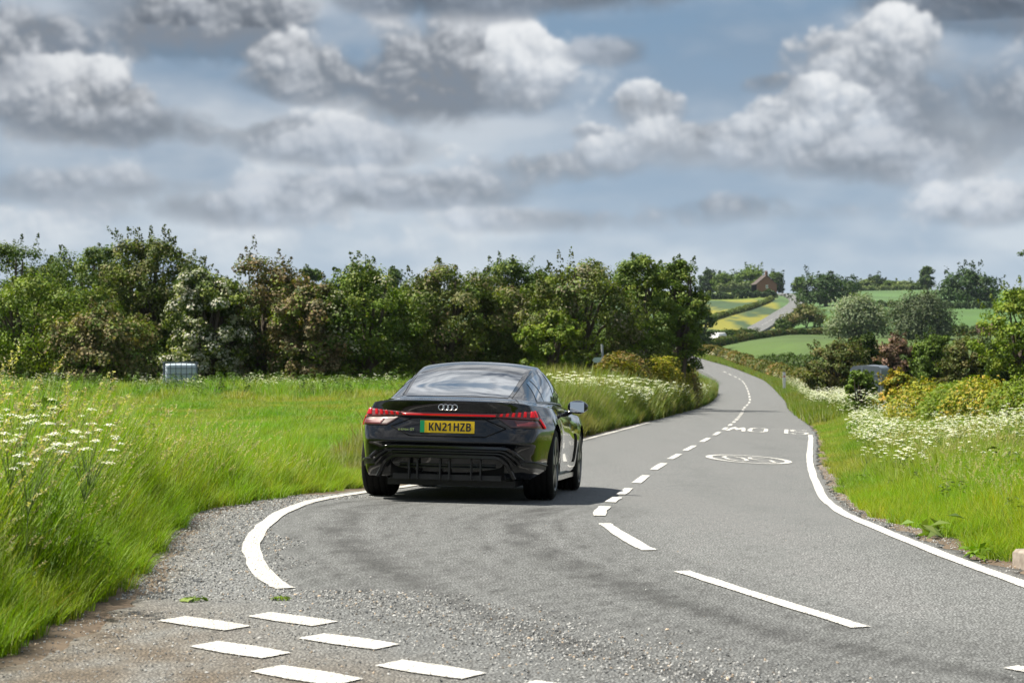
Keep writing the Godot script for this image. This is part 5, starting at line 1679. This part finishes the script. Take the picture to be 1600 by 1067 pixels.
	for x in [-0.95, 0.95]:
		put(box_mesh(Vector3(x, 1.4, -0.9), Vector3(0.03, 0.45, 0.8)), "side_window", dark, van)
		for z in [-1.6, 1.5]:
			var w := put(lathe_x([[0.0, -0.1], [0.3, -0.1], [0.34, -0.06], [0.34, 0.06], [0.3, 0.1], [0.0, 0.1]], 18), "wheel", mat(Color(0.02, 0.02, 0.02), 0.8), van)
			w.position = Vector3(x * 0.93, 0.34, z)
	# marker posts
	for q in [[1226, 586, 150.0, 1.5, "white marker post on the right verge of the valley lane"], [1068, 546, 285.0, 2.2, "white marker post where the lane vanishes behind the hedge"]]:
		var mp := base("marker_post", on((q[0] - 800.0) / F * q[2], q[2]))
		tag(mp, q[4], "post", "marker posts along the lane")
		var ph: float = EYE + (535.0 - q[1] + 3.0) / F * q[2] - mp.position.y
		put(box_mesh(Vector3(0, ph * 0.5, 0), Vector3(0.16 * q[3], ph, 0.05)), "post", mat(Color(0.75, 0.76, 0.76), 0.6), mp)
		put(box_mesh(Vector3(0, ph * 0.8, 0.03), Vector3(0.1 * q[3], 0.12, 0.02)), "reflector", mat(Color(0.5, 0.05, 0.04), 0.3), mp)
	brick_house()

func brick_house() -> void:
	var d := 680.0
	var o := base("brick_house", on((1198.5 - 800.0) / F * d, d, -0.3), 0.08)
	tag(o, "red brick house with dark tiled gable roof beside the hill road", "house")
	var brick := mat(Color(1, 1, 1), 0.9)
	brick.albedo_texture = ImageTexture.create_from_image(grain_image(256, 71, FastNoiseLite.TYPE_SIMPLEX_SMOOTH, 0.06, Color(0.14, 0.065, 0.045), Color(0.24, 0.125, 0.09), 1.0, 4))
	world_map(brick, 3.0)
	var tile := mat(Color(0.06, 0.045, 0.042), 0.85)
	var w := 3.95
	var e := 4.3
	var r := 7.6
	var deep := 9.0
	var st := begin()
	for z in [0.0, -deep]:
		st.set_normal(Vector3(0, 0, 1 if z == 0.0 else -1))
		var p := [Vector3(-w, 0, z), Vector3(-w, e, z), Vector3(0, r - 0.15, z), Vector3(w, e, z), Vector3(w, 0, z)]
		for t in [[0, 1, 2], [0, 2, 3], [0, 3, 4]]:
			for k in (t if z == 0.0 else [t[0], t[2], t[1]]): st.add_vertex(p[k])
	for x in [-w, w]:
		st.set_normal(Vector3(signf(x), 0, 0))
		var p := [Vector3(x, 0, 0), Vector3(x, e, 0), Vector3(x, e, -deep), Vector3(x, 0, -deep)]
		for k in ([0, 2, 1, 0, 3, 2] if x > 0 else [0, 1, 2, 0, 2, 3]): st.add_vertex(p[k])
	put(st.commit(), "wall", brick, o)
	var ang := atan2(r - e, w)
	for s in [-1.0, 1.0]:
		var len := sqrt((r - e) * (r - e) + w * w) + 0.5
		put(box_mesh(Vector3(s * (w + 0.18) * 0.5, (r + e) * 0.5 - 0.02, -deep * 0.5), Vector3(len, 0.22, deep + 0.7), Basis(Vector3.BACK, -s * ang)), "roof", tile, o)
	var ch := put(box_mesh(Vector3(0, r + 0.55, -0.6), Vector3(1.0, 1.9, 0.7)), "chimney", brick, o)
	for x in [-0.22, 0.22]:
		var pot := begin()
		tube(pot, [Vector3(x, r + 1.5, -0.6), Vector3(x, r + 1.95, -0.6)], [0.14, 0.11], 8)
		put(pot.commit(), "chimney_pot", mat(Color(0.3, 0.12, 0.07), 0.8), ch)
	for q in [[0.1, 3.3, 0.9, 1.3]]:
		var win := put(box_mesh(Vector3(q[0], q[1], 0.03), Vector3(q[2], q[3], 0.08)), "window", mat(Color(0.75, 0.76, 0.75), 0.5), o)
		for k in 2: put(box_mesh(Vector3(q[0] + (k - 0.5) * 0.38, q[1], 0.075), Vector3(0.3, q[3] - 0.25, 0.02)), "pane", mat(Color(0.2, 0.24, 0.28), 0.08), win)

# ------------------------------------------------------------------ scene
func _ready() -> void:
	var t0 := Time.get_ticks_msec()
	rng.seed = 20210
	# camera
	var cam := Camera3D.new()
	cam.name = "camera"
	cam.position = Vector3(0, EYE, 0)
	cam.keep_aspect = Camera3D.KEEP_HEIGHT
	var ca := CameraAttributesPhysical.new()
	ca.frustum_focal_length = 62.0
	ca.frustum_focus_distance = 17.3
	ca.exposure_aperture = 5.0
	ca.frustum_near = 0.1
	ca.frustum_far = 6000.0
	cam.attributes = ca
	cam.fov = rad_to_deg(2.0 * atan(533.5 / F))
	cam.near = 0.1
	cam.far = 6000.0
	add_child(cam)
	cam.current = true
	# sky and sun
	var env := Environment.new()
	env.tonemap_mode = Environment.TONE_MAPPER_LINEAR
	env.tonemap_exposure = 2.15
	env.background_mode = Environment.BG_SKY
	var sky := Sky.new()
	var sm := PanoramaSkyMaterial.new()
	sm.panorama = ImageTexture.create_from_image(sky_image())
	sm.energy_multiplier = 0.51
	sky.sky_material = sm
	env.sky = sky
	env.sky_rotation = Vector3(0, PI, 0)
	env.ambient_light_source = Environment.AMBIENT_SOURCE_SKY
	env.sdfgi_enabled = true
	env.ssao_enabled = true
	env.ssil_enabled = true
	env.fog_enabled = true
	env.fog_light_color = Color(0.80, 0.87, 0.95)
	env.fog_density = 0.00005
	var we := WorldEnvironment.new()
	we.name = "environment"
	we.environment = env
	add_child(we)
	var sun := DirectionalLight3D.new()
	sun.name = "sun"
	sun.light_energy = 1.6
	sun.light_color = Color(1.0, 0.965, 0.9)
	sun.light_angular_distance = 0.5
	sun.shadow_enabled = true
	add_child(sun)
	sun.look_at_from_position(Vector3.ZERO, Vector3(0.6, -1.0, 0.08), Vector3.UP)
	print("sky ", Time.get_ticks_msec() - t0)
	# the land
	lay_land()
	make_materials()
	make_ground()
	make_road()
	print("land ", Time.get_ticks_msec() - t0)
	make_car()
	print("car ", Time.get_ticks_msec() - t0)
	make_trees()
	print("trees ", Time.get_ticks_msec() - t0)
	make_things()
	make_grass()
	print("grass ", Time.get_ticks_msec() - t0)
